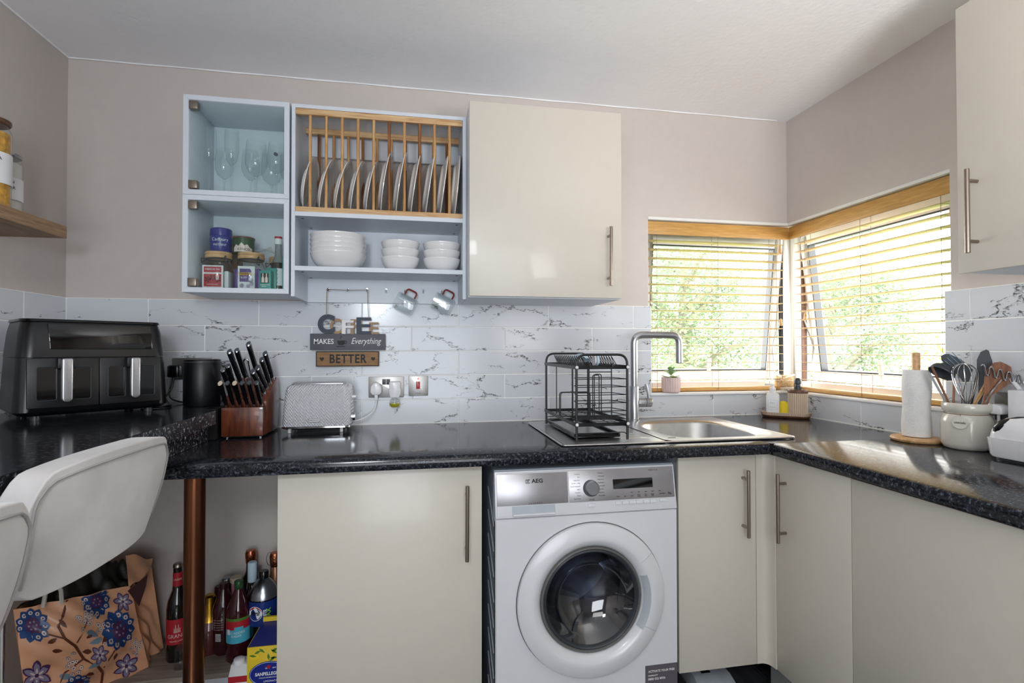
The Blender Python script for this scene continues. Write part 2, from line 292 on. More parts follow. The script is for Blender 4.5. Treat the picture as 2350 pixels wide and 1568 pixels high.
# ================================================================== ROOM
XL, XR, YB, YF, ZC = -1.32, 1.795, 2.24, -2.2, 2.35
WZ0, WZ1, WX, WY = 1.0113, 1.845, 1.061, 1.457
b = MB().box(XL-.1, XR+.2, YF-.1, YB+.2, -.1, -.012); fl = obj('floor', b, 'floor', kind='structure')
pl = MB().box(-.098, .098, -.448, .448, -.012, 0)
plm = pl.mesh('tile', 'floor', .0015, seg=1)
for i in range(16):
    for j in range(5):
        o = bpy.data.objects.new('tile', plm); C.objects.link(o); o.parent = fl
        o.location = (XL+.1+i*.2, YF+.45+j*.9+(.3 if i % 2 else 0)-.15, 0)
obj('ceiling', MB().box(XL-.1, XR+.2, YF-.1, YB+.2, ZC, ZC+.1), 'ceil', kind='structure')
wb = MB().box(XL-.1, WX, YB+.006, YB+.206, 0, ZC).box(WX, XR+.2, YB+.006, YB+.206, 0, WZ0-.002).box(WX, XR+.2, YB+.006, YB+.206, WZ1, ZC)
wb = obj('wall_back', wb, 'wall', kind='structure')
wl = obj('wall_left', MB().box(XL-.1, XL, YF-.1, YB+.006, 0, ZC), 'wall', kind='structure')
wr = MB().box(XR, XR+.2, YF-.1, WY, 0, ZC).box(XR, XR+.2, WY, YB+.006, 0, WZ0-.002).box(XR, XR+.2, WY, YB+.006, WZ1, ZC)
wr = obj('wall_right', wr, 'wall', kind='structure')
obj('wall_front', MB().box(XL-.1, XR+.2, YF-.2, YF, 0, ZC), 'wall', kind='structure')
# paint bead along the ceiling line
pts = [(XL+.004, YF, ZC-.002), (XL+.004, YB, ZC-.002)]
cv = MB().tube([(XL+.003, y, ZC-.001) for y in (YF+.05, 0, YB)], .004, 6).tube([(x, YB+.002, ZC-.001+.0012*math.sin(x*19)) for x in [XL+i*.06 for i in range(52)]], .0035, 6)
obj('trim_1', cv, 'ceil', kind='structure')
# wall tiles -------------------------------------------------------
TM = {}
def tile(parent, axis, a0, a1, z0, z1):
    """one tile between a0..a1 along X (back wall) or Y (side walls)"""
    L_, H_ = round(a1-a0-.0038, 4), round(z1-z0-.0038, 4)
    if L_ < .01: return
    k = (axis, L_, H_)
    if k not in TM:
        mb = MB().box(-L_/2, L_/2, 0, .007, -H_/2, H_/2)
        if axis == 'l': mb.xf(Matrix.Rotation(PI/2, 4, 'Z'))
        if axis == 'r': mb.xf(Matrix.Rotation(-PI/2, 4, 'Z'))
        TM[k] = mb.mesh('tile', 'tile', .0012, seg=1)
    o = bpy.data.objects.new('tile', TM[k]); C.objects.link(o); o.parent = parent
    c = (a0+a1)/2; zc = (z0+z1)/2
    o.location = {'b': (c, YB-.001, zc), 'l': (XL+.0065, c, zc), 'r': (XR-.0065, c, zc)}[axis]
Z = [.9101+.1031*k for k in range(6)]
for k in range(5):
    off = -.629 if k % 2 == 0 else -.829
    lim = XR-.007 if k == 0 else 1.074
    js = [x for x in [off+.4037*i for i in range(-3, 8)] if XL+.01 < x < lim-.01]
    js = [XL+.006]+js+[lim]
    for a, b_ in zip(js, js[1:]): tile(wb, 'b', a, b_, Z[k], Z[k+1])
    offl = 2.022 if k % 2 == 0 else 2.224
    js = sorted([y for y in [offl-.4037*i for i in range(0, 8)] if .2 < y < YB-.01]+[.2, YB-.003])
    for a, b_ in zip(js, js[1:]): tile(wl, 'l', a, b_, Z[k], Z[k+1])
    top = YB-.003 if k == 0 else 1.475
    offr = 1.821 if k == 0 else (1.39 if k % 2 == 0 else 1.188)
    js = sorted([y for y in [offr-.4037*i for i in range(-1, 6)] if .0 < y < top-.01]+[0, top])
    for a, b_ in zip(js, js[1:]): tile(wr, 'r', a, b_, Z[k], Z[k+1])
obj('grout', MB().box(XL, 1.0735, YB+.0005, YB+.0055, Z[0], Z[5]).box(1.0735, XR-.001, YB+.0005, YB+.0055, Z[0], Z[1]).box(XL, XR-.01, YB-.004, YB+.001, .9095, .913), 'grout', wb)
obj('grout', MB().box(XL+.0005, XL+.005, .2, YB, Z[0], Z[5]), 'grout', wl)
obj('grout', MB().box(XR-.005, XR-.0005, 0, 1.4745, Z[0], Z[5]).box(XR-.005, XR-.0005, 1.4745, YB, Z[0], Z[1]).box(XR-.009, XR-.002, .2, YB, .9095, .913), 'grout', wr)
# white reveal lining (soffit and side cheeks)
obj('trim_2', MB().box(WX-.0, XR+.19, YB+.001, YB+.19, WZ1-.012, WZ1).box(XR+.001, XR+.19, WY, YB, WZ1-.012, WZ1)
    .box(WX, WX+.002, YB+.008, YB+.13, WZ0+.02, WZ1-.012).box(XR+.004, XR+.13, WY, WY+.003, WZ0+.02, WZ1-.012), 'white', kind='structure')
# windows ------------------------------------------------------------
def window(nm, flip):
    """built for the back wall (X along, Y outward); flip mirrors it onto the right wall"""
    w_ = struct(nm)
    x0, x1 = (WX+.004, 1.915)
    if flip: x0, x1 = (WY+.004, 2.36)       # runs along Y
    yo = 2.365 if not flip else 1.915
    def T(mb):
        if flip: mb.v = [(y, x, z) for x, y, z in mb.v]; mb.f = [f[::-1] for f in mb.f]
        return mb
    z0, z1 = 1.022, 1.845
    obj('sill', T(MB().box(x0-.004, x1+.03, (YB-.012) if not flip else XR-.012, yo+.03, WZ0-.001, z0)), 'upvc', w_, bev=.002)
    fr = MB().box(x0, x0+.035, yo, yo+.06, z0, z1).box(x1-.035, x1, yo, yo+.06, z0, z1).box(x0, x1, yo, yo+.06, z1-.045, z1).box(x0, x1, yo, yo+.06, z0, z0+.04)
    obj('outer_frame', T(fr), 'upvc', w_, bev=.003)
    hx0, hx1, hz0, hz1 = x0+.035, x1-.035, z0+.04, z1-.045
    # dark strip inside the rebate, and stay arms
    obj('rebate_strip', T(MB().box(hx1-.004, hx1-.0005, yo+.022, yo+.05, hz0, hz1)), 'black' if not flip else 'walnut', w_)
    rm = Matrix.Translation((0, yo+.035, hz1))@Matrix.Rotation(math.radians(-6.5 if not flip else -6.5), 4, 'X')@Matrix.Translation((0, -yo-.035, -hz1))
    rm = Matrix.Translation((0, yo+.035, hz1))@Matrix.Rotation(math.radians(6.5), 4, 'X')@Matrix.Translation((0, -yo-.035, -hz1))
    sw = .05
    sf = MB().box(hx0+.003, hx0+sw, yo+.01, yo+.06, hz0+.003, hz1).box(hx1-sw, hx1-.003, yo+.01, yo+.06, hz0+.003, hz1).box(hx0+sw, hx1-sw, yo+.01, yo+.06, hz1-sw, hz1).box(hx0+sw, hx1-sw, yo+.01, yo+.06, hz0+.003, hz0+sw)
    sash = obj('sash', T(sf.xf(rm)), 'upvc', w_, bev=.004)
    gk = MB(); g = .006
    gk.box(hx0+sw, hx0+sw+g, yo+.012, yo+.05, hz0+sw, hz1-sw).box(hx1-sw-g, hx1-sw, yo+.012, yo+.05, hz0+sw, hz1-sw).box(hx0+sw, hx1-sw, yo+.012, yo+.05, hz0+sw, hz0+sw+g).box(hx0+sw, hx1-sw, yo+.012, yo+.05, hz1-sw-g, hz1-sw)
    obj('gasket', T(gk.xf(rm)), 'charcoal', sash)
    obj('glass_pane', T(MB().add([(hx0+sw+g, yo+.03, hz0+sw+g), (hx1-sw-g, yo+.03, hz0+sw+g), (hx1-sw-g, yo+.03, hz1-sw-g), (hx0+sw+g, yo+.03, hz1-sw-g)], [(0, 1, 2, 3)]).xf(rm)), 'pane', sash)
    xc = (hx0+hx1)/2-.02
    hd = MB().box(xc-.014, xc+.014, yo-.002, yo+.012, hz0+.01, hz0+.04).cyl((xc, yo+.0, hz0+.026), (xc, yo-.03, hz0+.026), .009, 12).box(xc-.009, xc+.009, yo-.036, yo-.026, hz0+.02, hz0+.12)
    obj('window_handle', T(hd.xf(rm)), 'soapw', sash, bev=.002)
    st = MB().tube([(hx1-.006, yo+.03, hz0+.32), (hx1-.02, yo+.075, hz0+.18), (hx1-.03, yo+.06, hz0+.10)], .005, 6)
    obj('stay_arm', T(st), 'steel', w_)
    return w_
w1 = window('window_1', False); w2 = window('window_2', True)
post = obj('trim_3', MB().cyl((1.928, 2.373, WZ0), (1.928, 2.373, WZ1), .021, 24).box(1.928, 1.985, 2.373, 2.44, WZ0, WZ1), 'upvc', kind='structure')
# ------------------------------------------------------------------ BLINDS
def blind(flip):
    side = 'right' if flip else 'left'
    lab = 'wooden venetian blind over the wide %s window, slats open' % side if flip else 'wooden venetian blind over the narrower window behind the tap, slats open'
    t = thing('venetian_blind', lab, 'blind', (1.82, 1.46, 1.84) if flip else (1.07, 2.26, 1.84), group='venetian blinds at the corner window')
    a0, a1 = (1.462, 2.252) if flip else (1.068, 1.808)
    yo = 2.258 if not flip else 1.813
    ms, mv = ('slaty', 'blindy') if flip else ('slat', 'blindw')
    def T(mb):
        if flip: mb.v = [(y, x, z) for x, y, z in mb.v]
        return mb
    obj('valance', T(MB().box(a0, a1+.006, yo, yo+.009, 1.768, 1.829)), mv, t, bev=.0015)
    obj('head_rail', T(MB().box(a0+.005, a1-.004, yo+.018, yo+.068, 1.79, 1.826)), 'cream2', t)
    yc = yo+.044; me = None; ca = math.cos(.04); sa = math.sin(.04)
    for k in range(17):
        z = 1.745-.0418*k
        if me is None:
            base = T(MB().prism([(yc-.025*ca, .025*sa), (yc-.02, .002+.02*sa), (yc+.02, .002-.02*sa), (yc+.025*ca, -.025*sa), (yc+.02, -.0012-.02*sa), (yc-.02, -.0012+.02*sa)], 'x', a0+.002, a1-.008))
            off = t.location.copy(); base.v = [(v[0]-off.x, v[1]-off.y, v[2]) for v in base.v]; me = base.mesh('slat', ms)
        o = bpy.data.objects.new('slat', me); C.objects.link(o); o.parent = t; o.location = (0, 0, z-1.84)
    obj('bottom_rail', T(MB().box(a0+.002, a1-.008, yc-.026, yc+.026, 1.024, 1.042)), mv, t, bev=.004)
    for i, fx in enumerate((.07, .5, .93)):
        x = a0+(a1-a0)*fx
        lc = MB()
        for d in (-.027, .027): lc.tube([(x, yc+d, 1.79), (x, yc+d, 1.026)], .0009, 5)
        for k in range(17): lc.tube([(x, yc-.027, 1.743-.0418*k), (x, yc+.027, 1.743-.0418*k)], .0006, 4)
        obj('ladder_cord', T(lc), 'rope', t)
    fr = [(.015, 1.42, 1.40), (.035, 1.36, 1.33), (.955, 1.74, 1.55), (.96, 1.42, 1.395)] if not flip else [(.905, 1.42, 1.39), (.01, 1.70, 1.68)]
    if flip: fr = [(.885, 1.40, 0), (.015, 1.72, 0)]
    else: fr = [(.018, 1.40, 0), (.952, 1.735, 0), (.955, 1.375, 0)]
    for fx, z, _ in fr:
        x = a0+(a1-a0)*fx
        cd = obj('pull_cord', T(MB().tube([(x, yc-.034, 1.79), (x, yc-.034, z)], .0008, 5)), 'rope', t)
        obj('tassel', T(MB().tube([(x, yc-.034, z+.002), (x, yc-.034, z-.008), (x, yc-.034, z-.03), (x, yc-.034, z-.034)], [.003, .0065, .0085, .006], 10)), 'bamboo', cd)
    return t
blind(False); blind(True)
# ------------------------------------------------------------------ OUTSIDE
obj('ground', MB().box(-6, 30, 3, 30, -3.3, -3.2), 'lawn', kind='structure')
def tree(x, y, z0, h, rad, n, ms, label, seed, trunk=.16):
    R = random.Random(seed); t = thing('garden_tree', label, 'tree', (x, y, z0), 'trees outside the corner window')
    tm = MB(); top = z0+h*.8
    tm.tube([(x, y, z0), (x+.1, y, z0+h*.3), (x-.1, y+.1, z0+h*.55), (x, y, top)], [trunk, trunk*.8, trunk*.55, trunk*.2], 9)
    ends = []
    for i in range(16):
        a = R.uniform(0, 2*PI); zz = z0+h*R.uniform(.3, .75); l = rad*R.uniform(.5, 1)
        p = [(x, y, zz), (x+math.cos(a)*l*.5, y+math.sin(a)*l*.5, zz+l*.35), (x+math.cos(a)*l, y+math.sin(a)*l, zz+l*.5)]
        tm.tube(p, [trunk*.4, trunk*.22, trunk*.08], 6); ends.append(p[2]); ends.append(p[1])
    obj('trunk', tm, 'bark', t)
    for mi, mm in enumerate(ms):
        lf = MB(); vs = []; fs = []
        for i in range(n//len(ms)):
            if R.random() < .75:
                c = R.choice(ends); g = rad*.2; px, py, pz = c[0]+R.gauss(0, g), c[1]+R.gauss(0, g), c[2]+R.gauss(0, g*.9)
            else:
                a = R.uniform(0, 2*PI); q = R.uniform(-1, 1); rr = rad*R.random()**.4; px, py, pz = x+math.cos(a)*rr*(1-q*q)**.5, y+math.sin(a)*rr*(1-q*q)**.5, z0+h*.58+q*h*.4
            s_ = R.uniform(.022, .05); a = R.uniform(0, 2*PI); e = R.uniform(-1, 1)
            u = Vector((math.cos(a), math.sin(a), e)).normalized()*s_; v = Vector((-math.sin(a), math.cos(a), R.uniform(-1, 1))).normalized()*s_*.6
            p = Vector((px, py, pz)); k = len(vs); vs += [p-u, p+v, p+u, p-v]; fs.append((k, k+1, k+2, k+3))
        lf.v = [tuple(v) for v in vs]; lf.f = fs
        obj('foliage', lf, mm, t, kind='stuff', weld=False)
tree(4.8, 8.6, -3.2, 7.6, 1.75, 30000, ('leaf1', 'leaf3'), 'tall pale tree with grey forked trunk seen through the window behind the tap', 3, .2)
tree(7.7, 8.4, -3.2, 7.4, 1.55, 26000, ('leaf3', 'leaf1'), 'blue-green rounded tree seen through the left half of the wide right window', 5)
tree(7.2, 12.4, -3.2, 5.6, 1.6, 9000, ('leaf2', 'leaf1'), 'yellow-green tree glimpsed beside the white corner post between the two windows', 8)
tree(9.6, 6.3, -3.2, 5.3, 1.5, 20000, ('leaf2', 'leaf1'), 'low yellow-green tree at the foot of the wide right window', 11)
tree(3.6, 13.4, -3.2, 6.6, 2.0, 16000, ('leaf1', 'leaf2'), 'lighter bushy tree at the left edge of the narrower window', 14)
# ================================================================== WORKTOPS AND BASE UNITS
ctop = .91
prof = [(1.561, .872), (1.549, .874), (1.545, .881), (1.545, .898), (1.549, .9065), (1.557, .91), (1.66, .91), (1.66, .872)]
w0 = MB().prism(prof, 'x', XL+.005, 1.17).box(XL+.005, .892, 1.66, 2.236, .872, .91).box(1.258, 1.17+.615, 1.66, 2.236, .872, .91).box(.892, 1.258, 2.068, 2.236, .872, .91)
w0.box(1.17, 1.785, 1.546, 1.66, .872, .91)
w0 = obj('worktop', w0, 'granite', label='long black speckled worktop under the back wall holding the sink', cat='worktop', loc=(0, 1.9, .872), weld=False)
pr = [(1.786-.6, .872)]
e0 = 1.17
prof2 = [(e0+.016, .872), (e0+.004, .874), (e0, .881), (e0, .898), (e0+.004, .9065), (e0+.012, .91), (1.785, .91), (1.785, .872)]
obj('worktop', MB().prism(prof2, 'y', -.4, 1.5445), 'granite', label='black speckled worktop along the right wall under the paper towel roll', cat='worktop', loc=(1.4, .5, .872), weld=False)
# breakfast bar on top of the worktop: two stacked slabs
bb = thing('breakfast_bar', 'raised black speckled breakfast bar carrying the air fryer', 'breakfast bar', (-1, 1.5, .911))
obj('lower_slab', MB().box(XL+.006, -.712, .78, 1.955, .911, .9745), 'gran2', bb)
obj('upper_slab', MB().box(XL+.006, -.668, .74, 1.90, .975, 1.02).box(XL+.006, -.70, 1.90, 2.235, .975, 1.02), 'gran2', bb)
obj('bar_surface', MB().box(XL+.006, -.668, .74, 1.90, 1.0201, 1.0212).box(XL+.006, -.70, 1.90, 2.235, 1.0201, 1.0212), 'granite', bb)
obj('end_piece', MB().box(-.745, -.69, 1.96, 2.234, .912, 1.018), 'darkin', bb)  # near-black block filling the stretch behind the slab ends
def bar_handle(name, parent, p0, p1, out, m_='nickel', r=.006):
    """bar handle between p0 and p1 (vertical), with two posts going in direction out (towards the door)"""
    p0, p1, out = Vector(p0), Vector(p1), Vector(out)
    L_ = (p1-p0).length; d = (p1-p0).normalized()
    hb = MB().cyl(p0, p1, r, 16)
    for t in (.14, .86):
        q = p0+d*L_*t; hb.cyl(q, q+out, r*.8, 12)
    return obj(name, hb, m_, parent, bev=.0008, seg=1)
# left base cabinet
bc = thing('base_cabinet', 'cream gloss base cabinet left of the washing machine', 'cabinet', (-.1, 1.9, 0))
obj('carcass', MB().box(-.394, -.378, 1.622, 2.2, .15, .868).box(.182, .198, 1.622, 2.2, .15, .868).box(-.378, .182, 1.622, 2.2, .15, .166).box(-.378, .182, 2.18, 2.2, .166, .868), 'cab', bc)
d = obj('door', MB().box(-.396, .200, 1.6, 1.62, .147, .866), 'cream', bc, bev=.0012)
bar_handle('door_handle', d, (.151, 1.567, .584), (.152, 1.567, .812), (0, .034, 0))
obj('plinth', MB().box(-.39, .195, 1.66, 1.675, 0, .147), 'grey', bc)
# corner cabinet run
cc = thing('corner_cabinet', 'cream gloss corner cabinet with two bar-handled doors meeting in the inner corner', 'cabinet', (1.4, 1.7, 0))
obj('carcass', MB().box(.862, .878, 1.622, 2.2, .15, .868).box(.878, 1.78, 1.622, 2.2, .15, .166).box(1.216, 1.78, 1.262, 1.622, .15, .166).box(.878, 1.78, 2.18, 2.2, .166, .868), 'cab', cc)
d = obj('door', MB().box(.861, 1.1485, 1.6, 1.62, .147, .8655), 'cream', cc, bev=.0012)
bar_handle('door_handle', d, (1.098, 1.567, .592), (1.098, 1.567, .818), (0, .034, 0))
d = obj('door', MB().box(1.195, 1.215, 1.2525, 1.5585, .147, .8655), 'cream', cc, bev=.0012)
bar_handle('door_handle', d, (1.165, 1.511, .590), (1.165, 1.511, .816), (.031, 0, 0))
cp = [(1.150, 1.600), (1.168, 1.600), (1.178, 1.597), (1.186, 1.590), (1.190, 1.580), (1.1915, 1.570), (1.192, 1.5605), (1.210, 1.5605), (1.212, 1.620), (1.150, 1.620)]
obj('corner_post', MB().prism(cp, 'z', .147, .8655), 'cream', cc, ang=50)
obj('plinth', MB().box(1.232, 1.248, 1.262, 1.64, 0, .146), 'grey', cc)
c2 = thing('base_cabinet', 'wide cream gloss base panel under the right worktop, no handle in view', 'cabinet', (1.5, .8, 0))
obj('door', MB().box(1.195, 1.215, .65, 1.2500, .147, .8655), 'cream', c2, bev=.0012)
obj('door', MB().box(1.195, 1.215, .05, .6475, .147, .8655), 'cream', c2, bev=.0012)
obj('carcass', MB().box(1.216, 1.78, .05, 1.25, .15, .166).box(1.216, 1.78, .05, .066, .166, .868).box(1.76, 1.78, .066, 1.25, .166, .868), 'cab', c2)
obj('plinth', MB().box(1.232, 1.248, .05, 1.26, 0, .146), 'grey', c2)
# low boxed ledge under the bar
lg = thing('storage_ledge', 'low pale wood ledge with white front under the breakfast bar', 'ledge', (-.8, 2.1, 0))
obj('board', MB().box(XL+.01, -.398, 1.965, 2.236, .082, .10).box(XL+.01, -1.0, 1.78, 1.9648, .082, .10), 'ledge', lg, bev=.001)
obj('front_panel', MB().box(XL+.01, -.398, 1.975, 1.99, 0, .0815), 'cab', lg)
# support tube
tb = thing('support_leg', 'brown copper-coloured round tube leg under the worktop edge', 'worktop leg', (-.634, 1.64, 0))
obj('tube', MB().cyl((-.634, 1.65, .012), (-.634, 1.65, .8715), .0275, 36), 'copper', tb)
obj('foot_plate', MB().cyl((-.634, 1.65, 0.0002), (-.634, 1.65, .012), .045, 32), 'copper', tb)
obj('top_plate', MB().cyl((-.634, 1.65, .868), (-.634, 1.65, .8718), .045, 32), 'copper', tb)
# ------------------------------------------------------------------ WASHING MACHINE
W = thing('washing_machine', 'white front-loading washing machine with silver control strip', 'washing machine', (.535, 1.8, 0))
xa, xb, yf = .236, .832, 1.555
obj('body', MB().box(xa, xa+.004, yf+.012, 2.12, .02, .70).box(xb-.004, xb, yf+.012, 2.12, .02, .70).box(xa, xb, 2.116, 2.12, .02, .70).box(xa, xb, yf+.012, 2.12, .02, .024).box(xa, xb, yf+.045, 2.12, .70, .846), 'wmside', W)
dc = Vector((.5405, yf, .4435)); n_ = 96; cir = []; rec = []
for k in range(n_):
    a = 2*PI*(k+.5)/n_; c_, s_ = math.cos(a), math.sin(a)
    cir.append((dc.x+.1665*c_, dc.z+.1665*s_)); q = min(((xb-dc.x) if c_ > 0 else (dc.x-xa))/abs(c_), ((.7085-dc.z) if s_ > 0 else (dc.z-.02))/abs(s_)); rec.append((dc.x+c_*q, dc.z+s_*q))
# snap the nearest samples to the panel corners
for cx_, cz_ in ((xa, .02), (xb, .02), (xb, .7085), (xa, .7085)):
    i_ = min(range(n_), key=lambda i: (rec[i][0]-cx_)**2+(rec[i][1]-cz_)**2); rec[i_] = (cx_, cz_)
ins = [(dc.x+(p[0]-dc.x)*.992, dc.z+(p[1]-dc.z)*.992) for p in rec]
vs = [(p[0], yf+.03, p[1]) for p in rec]+[(p[0], yf+.005, p[1]) for p in rec]+[(p[0], yf, p[1]) for p in ins]+[(p[0], yf, p[1]) for p in cir]+[(p[0], yf+.03, p[1]) for p in cir]
obj('front_panel', MB().add(vs, [(i*n_+j, i*n_+(j+1) % n_, (i+1)*n_+(j+1) % n_, (i+1)*n_+j) for i in range(4) for j in range(n_)]), 'wm', W, ang=30)
# slanted control fascia
def fasc(x0, x1, z0, z1, d0=0., d1=.004, zb=.711, zt=.848, lean=.024):
    def Y(z): return yf+lean*(z-zb)/(zt-zb)
    ins0 = .0
    return MB().add([(x0, Y(z0)-d1, z0), (x1, Y(z0)-d1, z0), (x1, Y(z1)-d1, z1), (x0, Y(z1)-d1, z1), (x0, Y(z0)+.02+d0, z0), (x1, Y(z0)+.02+d0, z0), (x1, Y(z1)+.02+d0, z1), (x0, Y(z1)+.02+d0, z1)],
        [(0, 1, 2, 3), (7, 6, 5, 4), (0, 4, 5, 1), (1, 5, 6, 2), (2, 6, 7, 3), (3, 7, 4, 0)])
obj('fascia', fasc(xa, xb, .7105, .848, 0, 0), 'wm', W, bev=.002)
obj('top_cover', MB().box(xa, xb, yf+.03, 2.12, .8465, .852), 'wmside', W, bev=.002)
TR = Matrix.Rotation(PI/2-math.atan2(.024, .137), 4, 'X')
def YF_(z): return yf+.024*(z-.711)/.137
dr = obj('detergent_drawer', fasc(xa+.006, .467, .716, .843, 0, .0015), 'wm', W, bev=.001)
obj('drawer_panel', fasc(xa+.006, .467, .7475, .840, 0, .003), 'panel', dr, bev=.0005)
obj('drawer_grip', fasc(.288, .424, .718, .745, 0, .0022).add([], []), 'scale', dr)
obj('grip_lip', MB().tube([(.290, YF_(.72)-.004, .719), (.422, YF_(.72)-.004, .719)], .004, 8), 'wm', dr)
obj('control_panel', fasc(.471, xb-.006, .7475, .842, 0, .003), 'panel', W, bev=.0005)
obj('display', fasc(.617, .752, .781, .8105, 0, .0042), 'screen', W)
kz = .787; k0 = Vector((.543, YF_(kz)-.003, kz)); kn = Vector((0, -.985, .17)).normalized()
km = Matrix.Translation(k0)@Vector((0, 0, 1)).rotation_difference(kn).to_matrix().to_4x4()
obj('dial_knob', MB().lathe([(0, .020), (.020, .020), (.0225, .018), (.024, .003), (.026, 0), (0, 0)], mtx=km, n=36), 'silver', W)
def wt(n, s, size, x, z, m_='ink', sx=1, space=1, align='CENTER', off=0, dy=.0034): return text(n, s, size, (x, YF_(z)-dy, z), m_, W, TR, .0002, align, sx=sx, space=space, off=off)
wt('brand_lettering', 'AEG', .0165, .352, .8165, sx=1.15, off=.0005, align='LEFT')
lg_ = MB().box(.333, .3345, YF_(.816)-.004, YF_(.816)-.003, .8105, .822).box(.333, .346, YF_(.816)-.004, YF_(.816)-.003, .8208, .8222).box(.333, .346, YF_(.816)-.004, YF_(.816)-.003, .8103, .8117).box(.338, .3395, YF_(.816)-.004, YF_(.816)-.003, .812, .8205)
lg_.tube([(.346+.0045*math.cos(a/10*PI+PI/2), YF_(.816)-.0035, .8163+.0045*math.sin(a/10*PI+PI/2)) for a in range(11)], .0007, 5)
obj('brand_emblem', lg_, 'ink', W)
wt('model_lettering', 'LAVAMAT', .0058, .362, .7515, space=1.9)
wt('model_lettering', 'PROTEX', .006, .757, .8335, space=1.6)
wt('capacity_lettering', '7kg', .009, .808, .7595)
for i, s in enumerate(('Cottons', 'Eco', 'Super Eco', '20 Min. - 3Kg', 'Quick Intensive', 'Jeans', 'Curtains', 'Rinse', 'Spin/Drain')):
    wt('programme_lettering', s, .0052, .508, .831-.0092*i, align='RIGHT')
for i, s in enumerate(('Cottons', '+ Prewash', 'Easy Iron', 'Synthetics', '+ Prewash', 'Easy Iron', 'Delicates', 'Wool/Silk')):
    wt('programme_lettering', s, .0052, .567, .832-.0098*i, align='LEFT')
wt('button_lettering', 'On/Off', .0055, .543, .7525)
for i, s in enumerate(('Temp.', 'Spin', 'Stains', 'Extra\nRinse', 'Time\nSave', 'Delay\nStart')): wt('button_lettering', s, .0045, .632+.0235*i, .7575)
wt('button_lettering', 'Start/Pause', .0045, .783, .760)
for i in range(5): obj('indicator', fasc(.678+.024*i-.003, .678+.024*i+.004, .7675, .769, 0, .0036), 'ink', W)
for i in range(6): obj('push_button', fasc(.622+.0235*i, .6445+.0235*i, .733, .743, 0, .004), 'wm', W, bev=.0008)
obj('push_button', fasc(.773, .795, .735, .7445, 0, .004), 'wm', W, bev=.0008)
obj('push_button', fasc(.532, .555, .730, .740, 0, .004), 'wm', W, bev=.0008)
dc = Vector((.5405, yf, .4435))
def ylathe(prof, c=dc, n=72, **k): return MB().lathe([(r, d) for r, d in prof], c=c, n=n, axis='y', **k)
# lathe axis y: profile z -> +y ; negative = towards the room
door = obj('door', ylathe([(.2385, .004), (.2395, -.008), (.2375, -.0135), (.232, -.0165), (.205, -.0225), (.194, -.0235), (.187, -.022), (.176, -.014), (.168, -.006), (.166, .003), (.1655, .03)]), 'wm', W, ang=40)
obj('door_gap', ylathe([(.242, -.0008), (.2386, -.0012), (.238, .001)]), 'rubber', W)
obj('door_inner_ring', ylathe([(.1665, .002), (.163, -.006), (.159, -.008), (.154, -.002), (.152, .02)]), 'rubber', door, ang=60)
obj('porthole_glass', ylathe([(0, .085), (.06, .078), (.10, .060), (.13, .030), (.146, .004), (.152, -.002)]), 'bowl', door, ang=80)
obj('porthole_glass_rim', ylathe([(.156, -.003), (.151, -.007), (.146, -.003), (.144, .010)]), 'charcoal', door, ang=60)
gasket = obj('door_seal', ylathe([(.165, .03), (.155, .05), (.150, .10), (.145, .12)]), 'rubber', W)
obj('drum', ylathe([(.150, .12), (.23, .14), (.235, .30), (.225, .42), (.0, .44)], n=48), 'drum', W)
hol = MB(); R_ = random.Random(4)
for ri in range(7):
    rr = .21-.03*ri; n_ = max(6, int(2*PI*rr/.022))
    for j in range(n_):
        a = 2*PI*j/n_+ri*.3; p = dc+Vector((rr*math.cos(a), .432, rr*math.sin(a)))
        hol.tube([p+Vector((.007*math.cos(t*PI/3), 0, .007*math.sin(t*PI/3))) for t in range(6)], .0012, 4, closed=True)
obj('drum_perforations', hol, 'chrome', W, kind='stuff')
for a in (100, 220, 340):
    a = math.radians(a); e = Vector((math.cos(a), 0, math.sin(a))); s_ = Vector((-math.sin(a), 0, math.cos(a)))
    bs = dc+e*.232; mb = MB().add([bs+s_*.035+Vector((0, .15, 0)), bs-s_*.035+Vector((0, .15, 0)), bs-s_*.03+Vector((0, .42, 0)), bs+s_*.03+Vector((0, .42, 0)), bs-e*.06+Vector((0, .17, 0)), bs-e*.06+Vector((0, .40, 0))], [(0, 1, 4), (0, 4, 5, 3), (1, 2, 5, 4), (2, 3, 5)])
    obj('drum_paddle', mb, 'chrome', W, bev=.01)
# recessed door handle section on the right side of the ring
obj('door_handle', ylathe([(.1675, -.004), (.170, -.0085), (.176, -.0150), (.183, -.0205), (.189, -.0235), (.190, -.0225)], a0=math.radians(-32), a1=math.radians(22), n=24), 'scale', door, ang=60)
sm = MB()
for a in (35, -28):
    a = math.radians(a); sm.tube([dc+Vector((r*math.cos(a), -d-.0003, r*math.sin(a))) for r, d in ((.19, .0232), (.21, .0216), (.232, .0168), (.2375, .0137))], .0008, 5)
obj('door_seam', sm, 'scale', door)
st = obj('sticker', MB().box(.719, .829, yf-.0012, yf-.0002, .09, .2155), 'sticker', W)
text('sticker_lettering', 'ACTIVATE YOUR FREE', .0098, (.774, yf-.0016, .196), 'whitei', W, sx=.92)
text('sticker_lettering', 'WARRANTY', .006, (.745, yf-.0016, .183), 'whitei', W)
text('sticker_lettering', '0800 032 8936', .0098, (.728, yf-.0016, .172), 'whitei', W, align='LEFT')
text('sticker_lettering', '1800 882 530', .0098, (.728, yf-.0016, .142), 'whitei', W, align='LEFT')
rib = MB()
for i in range(9):
    z = .68-.078*i; rib.tube([(xa-.0005, yf+.03, z), (xa-.0005, yf+.16, z+.09)], [.0018, .0018], 6)
obj('pressed_rib', rib, 'scale', W)
for x in (xa+.05, xb-.05): obj('foot', MB().cyl((x, yf+.08, 0), (x, yf+.08, .02), .02), 'black', W)
